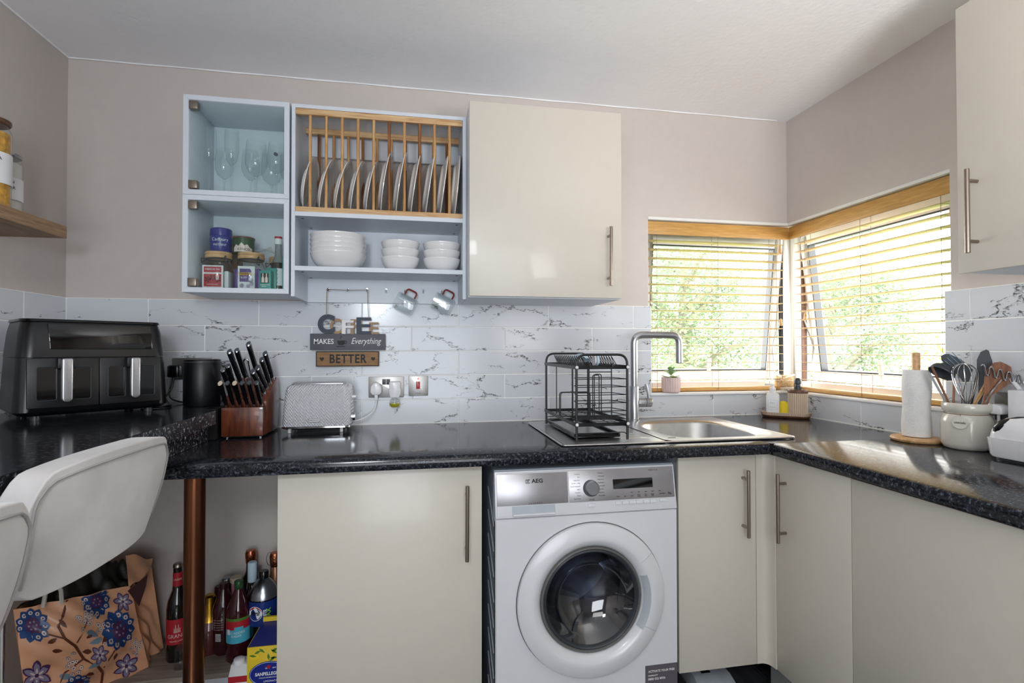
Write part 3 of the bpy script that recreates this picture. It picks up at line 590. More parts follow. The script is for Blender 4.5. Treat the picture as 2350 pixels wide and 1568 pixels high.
# flat device on the floor
sc = thing('floor_scale', 'pale grey flat box with small black display on the floor beside the washing machine', 'scale', (1.04, 1.75, 0))
obj('body', MB().add([(.970, 1.668, 0), (1.112, 1.66, 0), (1.118, 1.90, 0), (.985, 1.90, 0), (.970, 1.668, .045), (1.112, 1.66, .045), (1.112, 1.70, .06), (.975, 1.708, .06), (1.118, 1.90, .06), (.985, 1.90, .06)],
   [(0, 3, 2, 1), (0, 1, 5, 4), (4, 5, 6, 7), (7, 6, 8, 9), (1, 2, 8, 6, 5), (2, 3, 9, 8), (3, 0, 4, 7, 9)]), 'scale', sc, bev=.002)
obj('display', MB().box(1.01, 1.045, 1.715, 1.75, .06, .0612), 'screen', sc)
# ================================================================== WALL UNITS
def eket(z0, z1, label, zz):
    t = thing('glass_cabinet', label, 'cabinet', (-.63, 2.1, z0), 'stacked white glass-fronted wall cabinets')
    x0, x1, y0, y1 = -.8105, -.4575, 1.985, 2.238
    f = MB()
    for (a, b_, c_, d_) in (((x0, z0), (x1, z0), (x1-.018, z0+.018), (x0+.018, z0+.018)), ((x1, z0), (x1, z1), (x1-.018, z1-.018), (x1-.018, z0+.018)),
                           ((x1, z1), (x0, z1), (x0+.018, z1-.018), (x1-.018, z1-.018)), ((x0, z1), (x0, z0), (x0+.018, z0+.018), (x0+.018, z1-.018))):
        obj('board', MB().prism([a, b_, c_, d_], 'y', y0, y1), 'cab', t, bev=.0006, seg=1)
    obj('back_panel', MB().box(x0+.018, x1-.018, y1-.02, y1-.012, z0+.018, z1-.018), 'cab', t)
    p = obj('glass_door', MB().box(x0+.0195, x1-.0195, y0+.004, y0+.008, z0+.0195, z1-.0195), 'cabglass', t)
    for z in (z0+.036, z1-.036): obj('hinge_clip', MB().box(x0+.019, x0+.047, y0-.003, y0+.022, z-.014, z+.014), 'clip', p, bev=.0015)
    if zz: obj('door_magnet', MB().cyl((x1-.048, y0+.002, z0+.162), (x1-.048, y0+.012, z0+.164), .0065, 16), 'charcoal', p)
    return t
eket(1.4285, 1.7735, 'lower white glass-fronted wall cabinet holding tea jars', False)
eket(1.7745, 2.1285, 'upper white glass-fronted wall cabinet holding stemmed glasses', True)
# shelf unit with plate rack
su = thing('plate_rack_unit', 'white open wall unit with wooden plate rack, shelf and hooks', 'shelf unit', (-.13, 2.1, 1.42))
sx0, sx1, sy0 = -.4515, .1875, 1.99
for x0, x1 in ((sx0, sx0+.0135), (sx1-.0135, sx1)):
    obj('side_panel', MB().box(x0, x1, sy0, 2.238, 1.42, 2.1285), 'cab', su, bev=.0008, seg=1)
obj('top_panel', MB().box(sx0+.0135, sx1-.0135, sy0+.001, 2.238, 2.115, 2.1285), 'cab', su)
obj('shelf', MB().box(sx0+.0135, sx1-.0135, sy0+.001, 2.235, 1.7165, 1.7325), 'cab', su)
obj('shelf', MB().box(sx0+.0135, sx1-.0135, sy0+.001, 2.235, 1.516, 1.5325), 'cab', su)
obj('back_panel', MB().box(sx0+.0135, sx1-.0135, 2.226, 2.234, 1.5325, 1.7165), 'cab', su)
obj('hook_board', MB().box(sx0+.0135, sx1-.0135, 2.222, 2.236, 1.42, 1.516), 'cab', su)
obj('back_rail', MB().box(sx0+.0135, sx1-.0135, 2.222, 2.236, 2.02, 2.1145), 'cab', su)
rk = MB
for (yy, z0, z1) in ((sy0+.002, 2.0925, 2.1145), (sy0+.002, 1.7325, 1.7515), (2.168, 2.0925, 2.1145), (2.168, 1.7325, 1.7515)):
    obj('rack_rail', MB().box(sx0+.014, sx1-.014, yy, yy+.018, z0, z1), 'pine', su, bev=.0015)
dk = {5, 7}
for i in range(10):
    x = -.3885+.0569*i
    obj('dowel', MB().cyl((x, sy0+.011, 1.7515), (x, sy0+.011, 2.0925), .0058, 12), 'darkdow' if i in dk else 'pinez', su)
for i in range(10):
    x = -.3885+.0569*i
    obj('dowel', MB().cyl((x, 2.177, 1.7515), (x, 2.177, 2.0925), .0058, 12), 'pinez' if i % 3 else 'darkdow', su)
for i in range(7):
    x = -.356+.0765*i
    h = MB().cyl((x, 2.222, 1.478), (x, 2.216, 1.478), .0035, 10).tube(bend([(x, 2.217, 1.478), (x, 2.205, 1.478), (x, 2.205, 1.464), (x, 2.198, 1.464), (x, 2.194, 1.475)], .006, 3), .0016, 6)
    obj('hook', h, 'chrome', su)
cm = MB()
for x in (-.42, .155):
    for y in (2.03, 2.19):
        for z in (1.7162, 1.5158): cm.cyl((x, y, z), (x, y, z-.0012), .005, 10)
obj('cam_screw', cm, 'charcoal', su)
# plates -------------------------------------------------------------
def plate_mesh(R, m_='platem'):
    p = [(0, 0), (R*.58, 0), (R*.62, .003), (R*.70, .010), (R*.80, .0125), (R*.80+.001, .0135), (R*.9, .0155), (R*.9+.001, .0165), (R*.985, .0185), (R, .0195), (R, .0165), (R*.9, .0125), (R*.8, .0095), (R*.72, .0065), (R*.66, -.001), (R*.56, -.004), (R*.53, -.004), (R*.5, -.0015), (0, -.0015)]
    return MB().lathe(p, n=48, axis='x').mesh('dinner_plate', m_, ang=25)
pmL, pmS = plate_mesh(.137), plate_mesh(.117)
nm = ['first', 'second', 'third', 'fourth', 'fifth', 'sixth', 'seventh', 'eighth', 'ninth', 'tenth', 'eleventh']
for i in range(11):
    big = i >= 5; R = .137 if big else .117; x = -.437+.0562*i
    o = bpy.data.objects.new('dinner_plate', pmL if big else pmS); C.objects.link(o)
    tilt = math.radians((9.5, 13, 14, 12, 11, 9, 9, 9, 8.5, 7.5, 5)[i])
    o.rotation_euler = (0, tilt, 0); o.location = (x+math.sin(tilt)*R, 2.085, 1.7335+R*math.cos(tilt))
    setp(o, '%s grey-white plate standing in the rack, %s from the left' % ('large' if big else 'small', nm[i]), 'plate', 'plates standing in the rack')
# bowls ----------------------------------------------------------------
def bowl_mesh(R, H):
    p = [(0, .004), (R*.45, .004), (R*.5, 0), (R*.55, .0), (R*.72, H*.18), (R*.86, H*.42), (R*.94, H*.66), (R*.985, H*.9), (R, H), (R*.975, H), (R*.93, H*.7), (R*.84, H*.45), (R*.6, H*.2), (0, .012)]
    q = []
    for k in range(len(p)-1):
        q.append(p[k])
        if 4 <= k <= 7: q.append(((p[k][0]+p[k+1][0])/2+.0012, (p[k][1]+p[k+1][1])/2))
    q.append(p[-1]); return MB().lathe(q, n=48).mesh('bowl', 'china', ang=60)
bm1, bm2 = bowl_mesh(.103, .062), bowl_mesh(.0745, .054)
pos = ['bottom', 'second', 'third', 'fourth', 'fifth', 'top']
for i in range(5):
    o = bpy.data.objects.new('bowl', bm1); C.objects.link(o); o.location = (-.300, 2.09, 1.533+.0178*i)
    setp(o, '%s wide white bowl of the tall left stack on the shelf' % (['bottom', 'second', 'middle', 'fourth', 'top'][i]), 'bowl', 'white bowls on the open shelf')
for cx, w_ in ((-.0635, 'middle'), (.098, 'right')):
    for i in range(3):
        o = bpy.data.objects.new('bowl', bm2); C.objects.link(o); o.location = (cx, 2.09, 1.533+.031*i)
        setp(o, '%s small white bowl of the %s stack on the shelf' % (('bottom', 'middle', 'top')[i], w_), 'bowl', 'white bowls on the open shelf')
# cream wall cabinet -------------------------------------------------------
wc = thing('wall_cabinet', 'cream gloss wall cabinet between the plate rack and the left window', 'cabinet', (.485, 2.05, 1.42))
obj('carcass', MB().box(.1885, .2045, 1.905, 2.238, 1.42, 2.13).box(.765, .781, 1.905, 2.238, 1.42, 2.13).box(.2045, .765, 1.905, 2.238, 1.42, 1.436).box(.2045, .765, 1.905, 2.238, 2.114, 2.13).box(.2045, .765, 2.22, 2.23, 1.436, 2.114), 'cab', wc)
d = obj('door', MB().box(.1895, .7815, 1.885, 1.903, 1.4235, 2.1445), 'cream', wc, bev=.0012)
bar_handle('door_handle', d, (.7255, 1.852, 1.468), (.7265, 1.852, 1.693), (0, .034, 0))
rc = thing('wall_cabinet', 'cream gloss wall cabinet hanging on the right wall above the utensil pot', 'cabinet', (1.6, .9, 1.42))
obj('carcass', MB().box(1.502, 1.792, .38, 1.19, 1.44, 1.456).box(1.502, 1.792, 1.174, 1.19, 1.456, 2.17).box(1.502, 1.792, .38, .396, 1.456, 2.17).box(1.776, 1.792, .396, 1.174, 1.456, 2.17).box(1.502, 1.776, .396, 1.174, 2.154, 2.17), 'cab', rc)
d = obj('door', MB().box(1.482, 1.50, .585, 1.182, 1.436, 2.178), 'cream', rc, bev=.0012)
bar_handle('door_handle', d, (1.449, 1.131, 1.484), (1.449, 1.131, 1.710), (.034, 0, 0))
obj('door', MB().box(1.482, 1.50, .38, .5835, 1.436, 2.178), 'cream', rc, bev=.0012)
# left wall shelf -------------------------------------------------------------
ws = obj('wall_shelf', MB().box(XL+.003, -1.122, .9, 1.912, 1.589, 1.628), 'oak', bev=.001, label='brown wood-effect floating shelf on the left wall with storage jars', cat='shelf', loc=(-1.2, 1.4, 1.589))
def jar(x, y, z, r, h, fill, flabel, label, lidc='walnut', lines=('PASTA',), clipj=False, fh=.85):
    t = thing('storage_jar', label, 'jar', (x, y, z))
    obj('glass_body', MB().lathe([(0, .003), (r-.004, .003), (r, .008), (r, h*.86), (r*.86, h*.93), (r*.86, h*.97)], c=(x, y, z), n=32), 'glass', t)
    obj('contents', MB().lathe([(0, .006), (r*.93, .006), (r*.93, h*fh), (0, h*fh)], c=(x, y, z), n=28), fill, t)
    obj('lid', MB().lathe([(0, h*.95), (r*.93, h*.95), (r*.98, h*.965), (r*.98, h*.995), (r*.93, h), (0, h)], c=(x, y, z), n=32), lidc, t)
    a0, a1 = -1.45, .6
    lb = MB().grid(lambda u, v: (x+(r+.0012)*math.cos(a0+(a1-a0)*u), y+(r+.0012)*math.sin(a0+(a1-a0)*u), z+h*(.28+.34*v)), 14, 1)
    lbo = obj('paper_label', lb, 'label', t)
    for i, l in enumerate(lines):
        ang = -.78; text('label_lettering', l, .0135, (x+(r+.003)*math.cos(ang), y+(r+.003)*math.sin(ang), z+h*.54-.018*i), 'ink', t, Matrix.Rotation(ang+PI/2, 4, 'Z')@FRONT, .0003, sx=.9, space=1.2)
    return t
jar(-1.212, 1.72, 1.629, .052, .262, 'pasta', '', 'tall glass jar of dry pasta on the left wall shelf', lines=('PASTA',))
jar(-1.254, 1.835, 1.629, .048, .20, 'flour', '', 'glass jar of plain flour behind the pasta jar on the shelf', lidc='steel', lines=('PLAIN', 'FLOUR'))
# ------------------------------------------------------------------ stemware
def glass_proto(kind):
    if kind == 'wine': pr = [(.033, 0), (.033, .002), (.006, .004), (.0035, .012), (.0032, .085), (.006, .095), (.022, .108), (.031, .128), (.033, .150), (.030, .185), (.027, .21)]
    if kind == 'flute': pr = [(.031, 0), (.031, .002), (.006, .004), (.0035, .012), (.0032, .105), (.006, .118), (.018, .135), (.0235, .165), (.0245, .20), (.022, .25)]
    if kind == 'goblet': pr = [(.035, 0), (.035, .002), (.006, .004), (.004, .012), (.0035, .075), (.006, .083), (.028, .10), (.038, .125), (.038, .155), (.033, .215)]
    t = thing('wine_glass', 'x', 'glass')
    k = 5
    obj('foot_and_stem', MB().lathe([(0, 0)]+pr[:k+1], n=24), 'glass', t, ang=60)
    obj('bowl', MB().lathe([(0, pr[k][1])]+pr[k:], n=28), 'glass', t, ang=80)
    return t
gl = [('flute', -.752, 2.06, 'leftmost tall flute in front inside the upper glass cabinet'), ('flute', -.676, 2.06, 'second tall flute from the left in front inside the upper glass cabinet'),
      ('goblet', -.594, 2.07, 'rounded wine goblet in the front middle of the upper glass cabinet'), ('wine', -.520, 2.06, 'rightmost front glass beside the cabinet edge in the upper glass cabinet'),
      ('wine', -.735, 2.16, 'low wine glass behind the leftmost flute'), ('wine', -.640, 2.16, 'low wine glass behind the second flute'), ('goblet', -.565, 2.17, 'low goblet behind the rounded front goblet'), ('wine', -.50, 2.16, 'wine glass at the back right of the upper glass cabinet')]
prs = {}
for k, x, y, l in gl:
    if k not in prs: prs[k] = t = glass_proto(k); new = t
    else: new = dup(prs[k])
    new['label'] = l; new['group'] = 'stemmed glasses in the upper cabinet'; place(new, (x, y, 1.7928))
# ================================================================== SMALL THINGS
def ctext(name, body, size, c, r, ang, z, m_, parent, sx=1, space=1, off=0, vert=False):
    """text wrapped round a vertical cylinder, centred on angle ang (radians, 0 = +X)"""
    cu = bpy.data.curves.new('t', 'FONT'); cu.body = body; cu.size = size; cu.align_x = 'CENTER'; cu.align_y = 'CENTER'; cu.space_character = space; cu.offset = off; cu.resolution_u = 3; cu.extrude = 0
    o = bpy.data.objects.new('t', cu); me0 = o.to_mesh(); mb = MB(); vs = []
    for v in me0.vertices:
        x, y = v.co.x*sx, v.co.y
        if vert: x, y = -y, x
        a = ang+x/r; vs.append((c[0]+r*math.cos(a), c[1]+r*math.sin(a), z+y))
    mb.add(vs, [tuple(p.vertices) for p in me0.polygons]); o.to_mesh_clear(); bpy.data.objects.remove(o); bpy.data.curves.remove(cu)
    return obj(name, mb, m_, parent, weld=False)
def wrap(c, r, a0, a1, z0, z1, n=16): return MB().grid(lambda u, v: (c[0]+r*math.cos(a0+(a1-a0)*u), c[1]+r*math.sin(a0+(a1-a0)*u), z0+(z1-z0)*v), n, 1)
def lath(name, prof, x, y, z, m_, parent, n=28, ang=40, **k): return obj(name, MB().lathe(prof, c=(x, y, z), n=n, **k), m_, parent, ang=ang)
# --- lower glass cabinet contents
zb = 1.4468
def clipjar(x, y, label, teabags):
    t = thing('clip_jar', label, 'jar', (x, y, zb))
    lath('glass_body', [(0, .002), (.044, .002), (.052, .01), (.054, .06), (.052, .085), (.040, .105), (.040, .112)], x, y, zb, 'glass', t, ang=80)
    lath('lid', [(0, .118), (.044, .118), (.046, .122), (.046, .128), (.043, .131), (.046, .134), (.045, .141), (0, .142)], x, y, zb, 'bamboo', t)
    wr_ = MB().lathe([(.0425, .113), (.0445, .116), (.0425, .118)], c=(x, y, zb)).tube(bend([(x-.044, y-.012, zb+.115), (x-.056, y-.012, zb+.12), (x-.054, y-.012, zb+.10), (x-.044, y-.01, zb+.112)], .004), .0018, 6).tube(bend([(x+.03, y-.035, zb+.115), (x+.04, y-.048, zb+.125), (x+.042, y-.048, zb+.09), (x+.03, y-.036, zb+.10)], .004), .0018, 6)
    obj('wire_clip', wr_, 'charcoal', t); return t
j = clipjar(-.728, 2.09, 'clip-top glass jar with a red hibiscus tea sachet, left in the lower cabinet', 0)
s = obj('tea_sachet', MB().box(-.768, -.698, 2.047, 2.050, zb+.006, zb+.088), 'label', j)
obj('sachet_print', MB().box(-.763, -.704, 2.0462, 2.047, zb+.062, zb+.083).box(-.763, -.704, 2.0462, 2.047, zb+.010, zb+.056), 'red', s)
text('sachet_lettering', 'HIBISCUS TEA', .0085, (-.7335, 2.0457, zb+.073), 'whitei', s, sx=.95)
text('sachet_lettering', 'WARM AND TART', .0045, (-.7335, 2.0457, zb+.018), 'whitei', s)
pt = MB()
for i in range(3):
    cx, cz = -.75+.017*i, zb+.036+.006*(i % 2)
    for k in range(5):
        a = k*2*PI/5+i; pt.prism([(cx, cz), (cx+.009*math.cos(a-.3), cz+.009*math.sin(a-.3)), (cx+.012*math.cos(a), cz+.012*math.sin(a)), (cx+.009*math.cos(a+.3), cz+.009*math.sin(a+.3))], 'y', 2.0456, 2.0462)
obj('flower_print', pt, 'maroon', s)
obj('tea_bags', MB().box(-.700, -.684, 2.06, 2.12, zb+.006, zb+.07).box(-.76, -.705, 2.06, 2.11, zb+.006, zb+.07), 'label', j, bev=.004)
j = clipjar(-.615, 2.09, 'clip-top glass jar with a purple sleep tea sachet, right in the lower cabinet', 0)
s = obj('tea_sachet', MB().box(-.648, -.590, 2.047, 2.050, zb+.004, zb+.088), 'label', j)
obj('sachet_print', MB().box(-.642, -.606, 2.0462, 2.047, zb+.03, zb+.078).prism(rrect(-.642, -.602, zb+.05, zb+.076, .006), 'y', 2.0460, 2.0465), 'purple', s)
obj('brand_band', MB().prism([(-.645, zb+.054), (-.6, zb+.054), (-.603, zb+.058), (-.6, zb+.064), (-.645, zb+.064), (-.642, zb+.058)], 'y', 2.0454, 2.046), 'gold', s)
text('sachet_lettering', 'TWININGS', .0078, (-.6225, 2.045, zb+.059), 'ink', s)
text('sachet_lettering', 'SLEEP', .0095, (-.627, 2.0455, zb+.0455), 'whitei', s)
dz = MB()
for cx, cz, r in ((-.603, zb+.035, .009), (-.6, zb+.022, .008), (-.634, zb+.016, .008), (-.612, zb+.014, .007)):
    for k in range(8):
        a = k*PI/4; dz.prism([(cx, cz), (cx+r*math.cos(a-.25), cz+r*math.sin(a-.25)), (cx+r*math.cos(a+.25), cz+r*math.sin(a+.25))], 'y', 2.045, 2.0455)
obj('flower_print', dz, 'plil', s)
obj('tea_bags', MB().box(-.665, -.652, 2.06, 2.12, zb+.006, zb+.08).box(-.645, -.575, 2.06, 2.11, zb+.006, zb+.08).box(-.587, -.575, 2.052, 2.058, zb+.006, zb+.08), 'purple', j, bev=.003)
j = clipjar(-.528, 2.175, 'clip-top glass jar behind the syrup bottle in the lower cabinet', 0)
t = thing('cocoa_bag', 'open clear bag of brown powder lying behind the tea jars', 'food bag', (-.77, 2.17, zb))
obj('powder', MB().box(-.785, -.68, 2.15, 2.225, zb, zb+.165), 'cocoa', t, bev=.02)
obj('bag_film', MB().grid(lambda u, v: (-.70+.16*u, 2.06+.1*v, zb+.1435+.014*math.sin(u*7)*math.sin(v*5+1)+.014), 10, 6), 'glass', t)
t = thing('chocolate_tub', 'dark blue screw-lid drinking chocolate tub on top of the left tea jar', 'tub', (-.727, 2.11, zb+.1425))
lath('tub_body', [(0, 0), (.032, 0), (.036, .006), (.0385, .05), (.037, .062), (0, .062)], -.727, 2.11, zb+.143, 'blue', t)
lath('lid', [(0, .0625), (.0375, .0625), (.038, .066), (.037, .088), (.034, .091), (0, .091)], -.727, 2.11, zb+.143, 'blue', t)
for s_, z, sz in (('Cadbury', .046, .017), ('INSTANT', .026, .011)): ctext('tub_lettering', s_, sz, (-.727, 2.11), .0396, math.radians(-78), zb+.143+z, 'whitei', t)
t = thing('coffee_tin', 'short green and brown coffee tin on top of the right tea jar', 'tin', (-.648, 2.11, zb+.1425))
lath('tin_body', [(0, 0), (.0375, 0), (.0375, .054), (0, .054)], -.648, 2.11, zb+.143, 'dkgreen', t)
lath('tin_lid', [(0, .0542), (.0392, .0542), (.0392, .060), (.036, .062), (0, .062)], -.648, 2.11, zb+.143, 'walnut', t)
mt_ = MB(); c0 = (-.648, 2.11); hs = [.018, .03, .024, .038, .026, .032, .02, .016]
for i in range(7):
    a0 = math.radians(-130+15*i); a1 = math.radians(-130+15*(i+1)); r = .0382; q = [(c0[0]+r*math.cos(a), c0[1]+r*math.sin(a)) for a in (a0, a1)]; z = zb+.143
    mt_.add([(q[0][0], q[0][1], z+.003), (q[1][0], q[1][1], z+.003), (q[1][0], q[1][1], z+hs[i+1]), (q[0][0], q[0][1], z+hs[i])], [(0, 1, 2, 3)])
obj('mountain_print', mt_, 'pwhite', t, weld=False)
ctext('tin_lettering', 'KENCO', .013, c0, .0388, math.radians(-72), zb+.143+.012, 'ink', t)
t = thing('gift_box', 'small teal card box with two cream labels at the right of the lower cabinet', 'box', (-.54, 2.02, zb))
obj('carton', MB().box(-.5635, -.524, 2.008, 2.045, zb, zb+.068).box(-.553, -.515, 2.046, 2.052, zb, zb+.083), 'teal', t, bev=.0008)
obj('window_print', MB().box(-.558, -.531, 2.0072, 2.008, zb+.022, zb+.058), 'ink', t)
bt = MB()
for x in (-.551, -.539): bt.prism([(x-.0045, zb+.024), (x+.0045, zb+.024), (x+.0045, zb+.040), (x+.0015, zb+.046), (x+.0015, zb+.057), (x-.0015, zb+.057), (x-.0015, zb+.046), (x-.0045, zb+.040)], 'y', 2.0064, 2.0071)
obj('bottle_print', bt, 'pwhite', t)
text('box_lettering', 'ELDERFLOWER', .0048, (-.544, 2.0068, zb+.015), 'whitei', t); text('box_lettering', 'LEMON', .0048, (-.548, 2.0068, zb+.009), 'whitei', t)
t = thing('syrup_bottle', 'narrow dark syrup bottle with a red and white cap in the lower cabinet', 'bottle', (-.518, 2.075, zb))
lath('bottle_body', [(0, 0), (.023, 0), (.024, .004), (.024, .10), (.020, .118), (.013, .135), (.0115, .185), (0, .185)], -.518, 2.085, zb, 'neck', t)
lath('syrup', [(0, .003), (.0245, .003), (.0245, .10), (.021, .112), (0, .113)], -.518, 2.085, zb, 'cola', t)
lath('cap', [(.0135, .178), (.0135, .206), (.012, .2075), (0, .2075)], -.518, 2.085, zb, 'whitep', t)
lath('cap_band', [(.0138, .2), (.0138, .2078), (0, .2080)], -.518, 2.085, zb, 'red', t)
obj('bottle_label', wrap((-.518, 2.085), .0252, -2.4, -.6, zb+.02, zb+.085), 'label', t)
sq = MB()
for k in range(4): sq.tube([(-.518+.0258*math.cos(-1.75+.12*q), 2.085+.0258*math.sin(-1.75+.12*q), zb+.028+.015*k+(.006 if q % 2 else 0)) for q in range(4)], .0007, 4)
obj('label_marks', sq, 'ink', t)
obj('flat_pack', MB().box(-.490, -.479, 2.03, 2.13, zb, zb+.125), 'teal', thing('card_box', 'slim teal box standing against the right side of the lower cabinet', 'box', (-.485, 2.08, zb)))
# --- hanging glass mugs
def mug():
    t = thing('glass_mug', 'x', 'mug')
    hs_ = .036
    def sq(r, x, n=28):
        out = []
        for k in range(n):
            a = 2*PI*k/n; c_, s_ = math.cos(a), math.sin(a); q = (abs(c_)**4+abs(s_)**4)**(-.25); out.append((x, c_*q*r, s_*q*r))
        return out
    st_ = [(-.041, .0345), (-.039, .036), (-.02, .0365), (.012, .0365), (.030, .036), (.041, .033), (.043, .028)]
    vs = []; n = 28
    for x, r in st_: vs += sq(r, x)
    fs = [(i*n+j, i*n+(j+1) % n, (i+1)*n+(j+1) % n, (i+1)*n+j) for i in range(len(st_)-1) for j in range(n)]+[tuple(range((len(st_)-1)*n, len(st_)*n))]
    obj('glass_body', MB().add(vs, fs), 'glass', t, ang=50)
    vs = []
    st2 = [(-.041, .0335), (-.01, .033), (.022, .032), (.033, .028)]
    for x, r in st2: vs += sq(r, x)
    fs = [(i*n+j, (i+1)*n+j, (i+1)*n+(j+1) % n, i*n+(j+1) % n) for i in range(len(st2)-1) for j in range(n)]+[tuple(range(len(st2)*n-1, (len(st2)-1)*n-1, -1))]
    obj('inner_wall', MB().add(vs, fs), 'glass', t, ang=50)
    obj('handle', MB().tube(bend([(-.020, 0, .036), (-.020, 0, .062), (.024, 0, .062), (.024, 0, .036)], .012), .0036, 10), 'amber', t)
    return t
mg = mug(); mg['label'] = 'left clear glass mug hanging by its amber handle from a hook'; mg['group'] = 'glass mugs hanging from the hooks'
MR = (0, math.radians(27), math.radians(-8))
place(mg, (-.0465, 2.187, 1.415), MR)
dup(mg, loc=(.1085, 2.187, 1.416), rot=MR, label='right clear glass mug hanging by its amber handle from a hook')
# --- sign
sg = thing('hanging_sign', 'layered wooden coffee sign hanging on twine below the hooks', 'sign', (-.277, 2.21, 1.156))
sy = 2.214
obj('grey_board', MB().box(-.4275, -.1285, sy, sy+.006, 1.2235, 1.291), 'greyb', sg, bev=.0006)
obj('wooden_board', MB().box(-.404, -.1545, sy, sy+.006, 1.156, 1.2185), 'bwood', sg, bev=.0006)
fr_ = MB()
for a in ((-.404, -.1545, 1.156, 1.1595), (-.404, -.1545, 1.215, 1.2185), (-.404, -.4005, 1.1595, 1.215), (-.158, -.1545, 1.1595, 1.215)): fr_.box(a[0], a[1], sy-.0012, sy, a[2], a[3])
obj('frame_line', fr_, 'ink', sg)
text('board_lettering', 'MAKES', .030, (-.374, sy-.0006, 1.258), 'whitei', sg, sx=.86, off=.0003)
text('board_lettering', 'Everything', .036, (-.208, sy-.0006, 1.260), 'whitei', sg, sx=.78, shear=.35)
text('board_lettering', 'BETTER', .050, (-.279, sy-.0006, 1.186), 'ink', sg, sx=.80, off=.0012, space=1.12)
cup = MB().prism([(-.321, 1.263), (-.290, 1.263), (-.291, 1.252), (-.297, 1.244), (-.314, 1.244), (-.320, 1.252)], 'y', sy-.0012, sy-.0002).prism([(-.326, 1.2395), (-.288, 1.2395), (-.293, 1.2365), (-.321, 1.2365)], 'y', sy-.0012, sy-.0002)
cup.tube(bend([(-.291, sy-.0007, 1.261), (-.284, sy-.0007, 1.261), (-.285, sy-.0007, 1.250), (-.293, sy-.0007, 1.249)], .004), .0011, 6).tube(bend([(-.306, sy-.0007, 1.268), (-.311, sy-.0007, 1.273), (-.303, sy-.0007, 1.278), (-.308, sy-.0007, 1.284)], .004), .0008, 6)
obj('cup_print', cup, 'ink', sg)
ht = MB()
for x in (-.381, -.178): ht.prism([(x, 1.1785), (x+.007, 1.1855), (x+.0085, 1.190), (x+.006, 1.194), (x+.002, 1.1935), (x, 1.190), (x-.002, 1.1935), (x-.006, 1.194), (x-.0085, 1.190), (x-.007, 1.1855)], 'y', sy-.0012, sy-.0002)
obj('heart_print', ht, 'ink', sg)
for ch, x, z0, h, mm, dy, sx in (('C', -.397, 1.290, .080, 'navy', -.003, -.331), ('O', -.350, 1.290, .063, 'tan', .0, -.293), ('F', -.303, 1.290, .056, 'whitei', -.005, -.256), ('F', -.269, 1.290, .061, 'tan', 0, -.227), ('E', -.245, 1.290, .069, 'navy', -.003, -.186), ('E', -.195, 1.290, .049, 'tan', 0, -.156)):
    cu = bpy.data.curves.new('t', 'FONT'); cu.body = ch; cu.size = 1; cu.extrude = .05; cu.offset = .045 if ch == 'C' else .018
    o_ = bpy.data.objects.new('t', cu); me0 = o_.to_mesh(); zs = [v.co.y for v in me0.vertices]; lo, hi = min(zs), max(zs); k = h/(hi-lo)
    xs = [v.co.x for v in me0.vertices]; kx_ = (sx-x)/(max(xs)-min(xs)); mb = MB().add([(x+(v.co.x-min(xs))*kx_, sy+.002+dy-v.co.z*.06, z0+(v.co.y-lo)*k) for v in me0.vertices], [tuple(p.vertices) for p in me0.polygons])
    o_.to_mesh_clear(); bpy.data.objects.remove(o_); bpy.data.curves.remove(cu)
    obj('letter', mb, mm, sg, weld=False)
rp = MB().tube([(-.359, 2.194, 1.472), (-.361, 2.2, 1.42), (-.364, 2.213, 1.355)], .0013, 6).tube([(-.199, 2.194, 1.472), (-.199, 2.2, 1.42), (-.196, 2.213, 1.345)], .0013, 6).tube([(-.358, 2.193, 1.471), (-.28, 2.1925, 1.468), (-.199, 2.193, 1.471)], .0013, 6)
rp.tube([(-.355+.003*math.cos(a), 2.192, 1.468+.004*math.sin(a)) for a in [i*1.2 for i in range(12)]], .0012, 5)
obj('twine', rp, 'rope', sg)
# --- sockets
def socket(x0, x1, z0, z1, label, cat='socket'):
    t = thing('wall_socket' if cat == 'socket' else 'cooker_switch', label, cat, ((x0+x1)/2, YB, (z0+z1)/2))
    obj('face_plate', MB().prism(rrect(x0, x1, z0, z1, .004), 'y', YB-.0065, YB-.001), 'plate_steel', t, bev=.001); return t
s1 = socket(-.198, -.0525, 1.0235, 1.111, 'brushed steel double socket to the right of the toaster')
obj('rocker_switch', MB().box(-.141, -.128, 2.2300, 2.2335, 1.079, 1.100).box(-.124, -.111, 2.2300, 2.2335, 1.079, 1.100), 'charcoal', s1, bev=.001)
obj('switch_surround', MB().box(-.143, -.109, 2.2328, 2.2342, 1.077, 1.102), 'label', s1)
s2 = socket(-.0335, .0485, 1.0285, 1.1135, 'single steel cooker switch with a red rocker', 'switch')
obj('rocker_switch', MB().box(-.0015, .0135, 2.2290, 2.2335, 1.0585, 1.088), 'ledr', s2, bev=.001)
obj('switch_surround', MB().box(-.0035, .0155, 2.2322, 2.2342, 1.0565, 1.090), 'label', s2, bev=.0005)
obj('neon', MB().cyl((.0065, 2.2335, 1.101), (.0065, 2.231, 1.101), .0035, 16), 'ledg', s2)
text('switch_lettering', 'COOKER', .006, (.0065, 2.2332, 1.040), 'ink', s2)
s3 = socket(-.945, -.797, 1.108, 1.1935, 'steel double socket on the tiles behind the speaker')
obj('rocker_switch', MB().box(-.888, -.874, 2.2300, 2.2335, 1.162, 1.183).box(-.868, -.854, 2.2300, 2.2335, 1.162, 1.183), 'charcoal', s3, bev=.001)
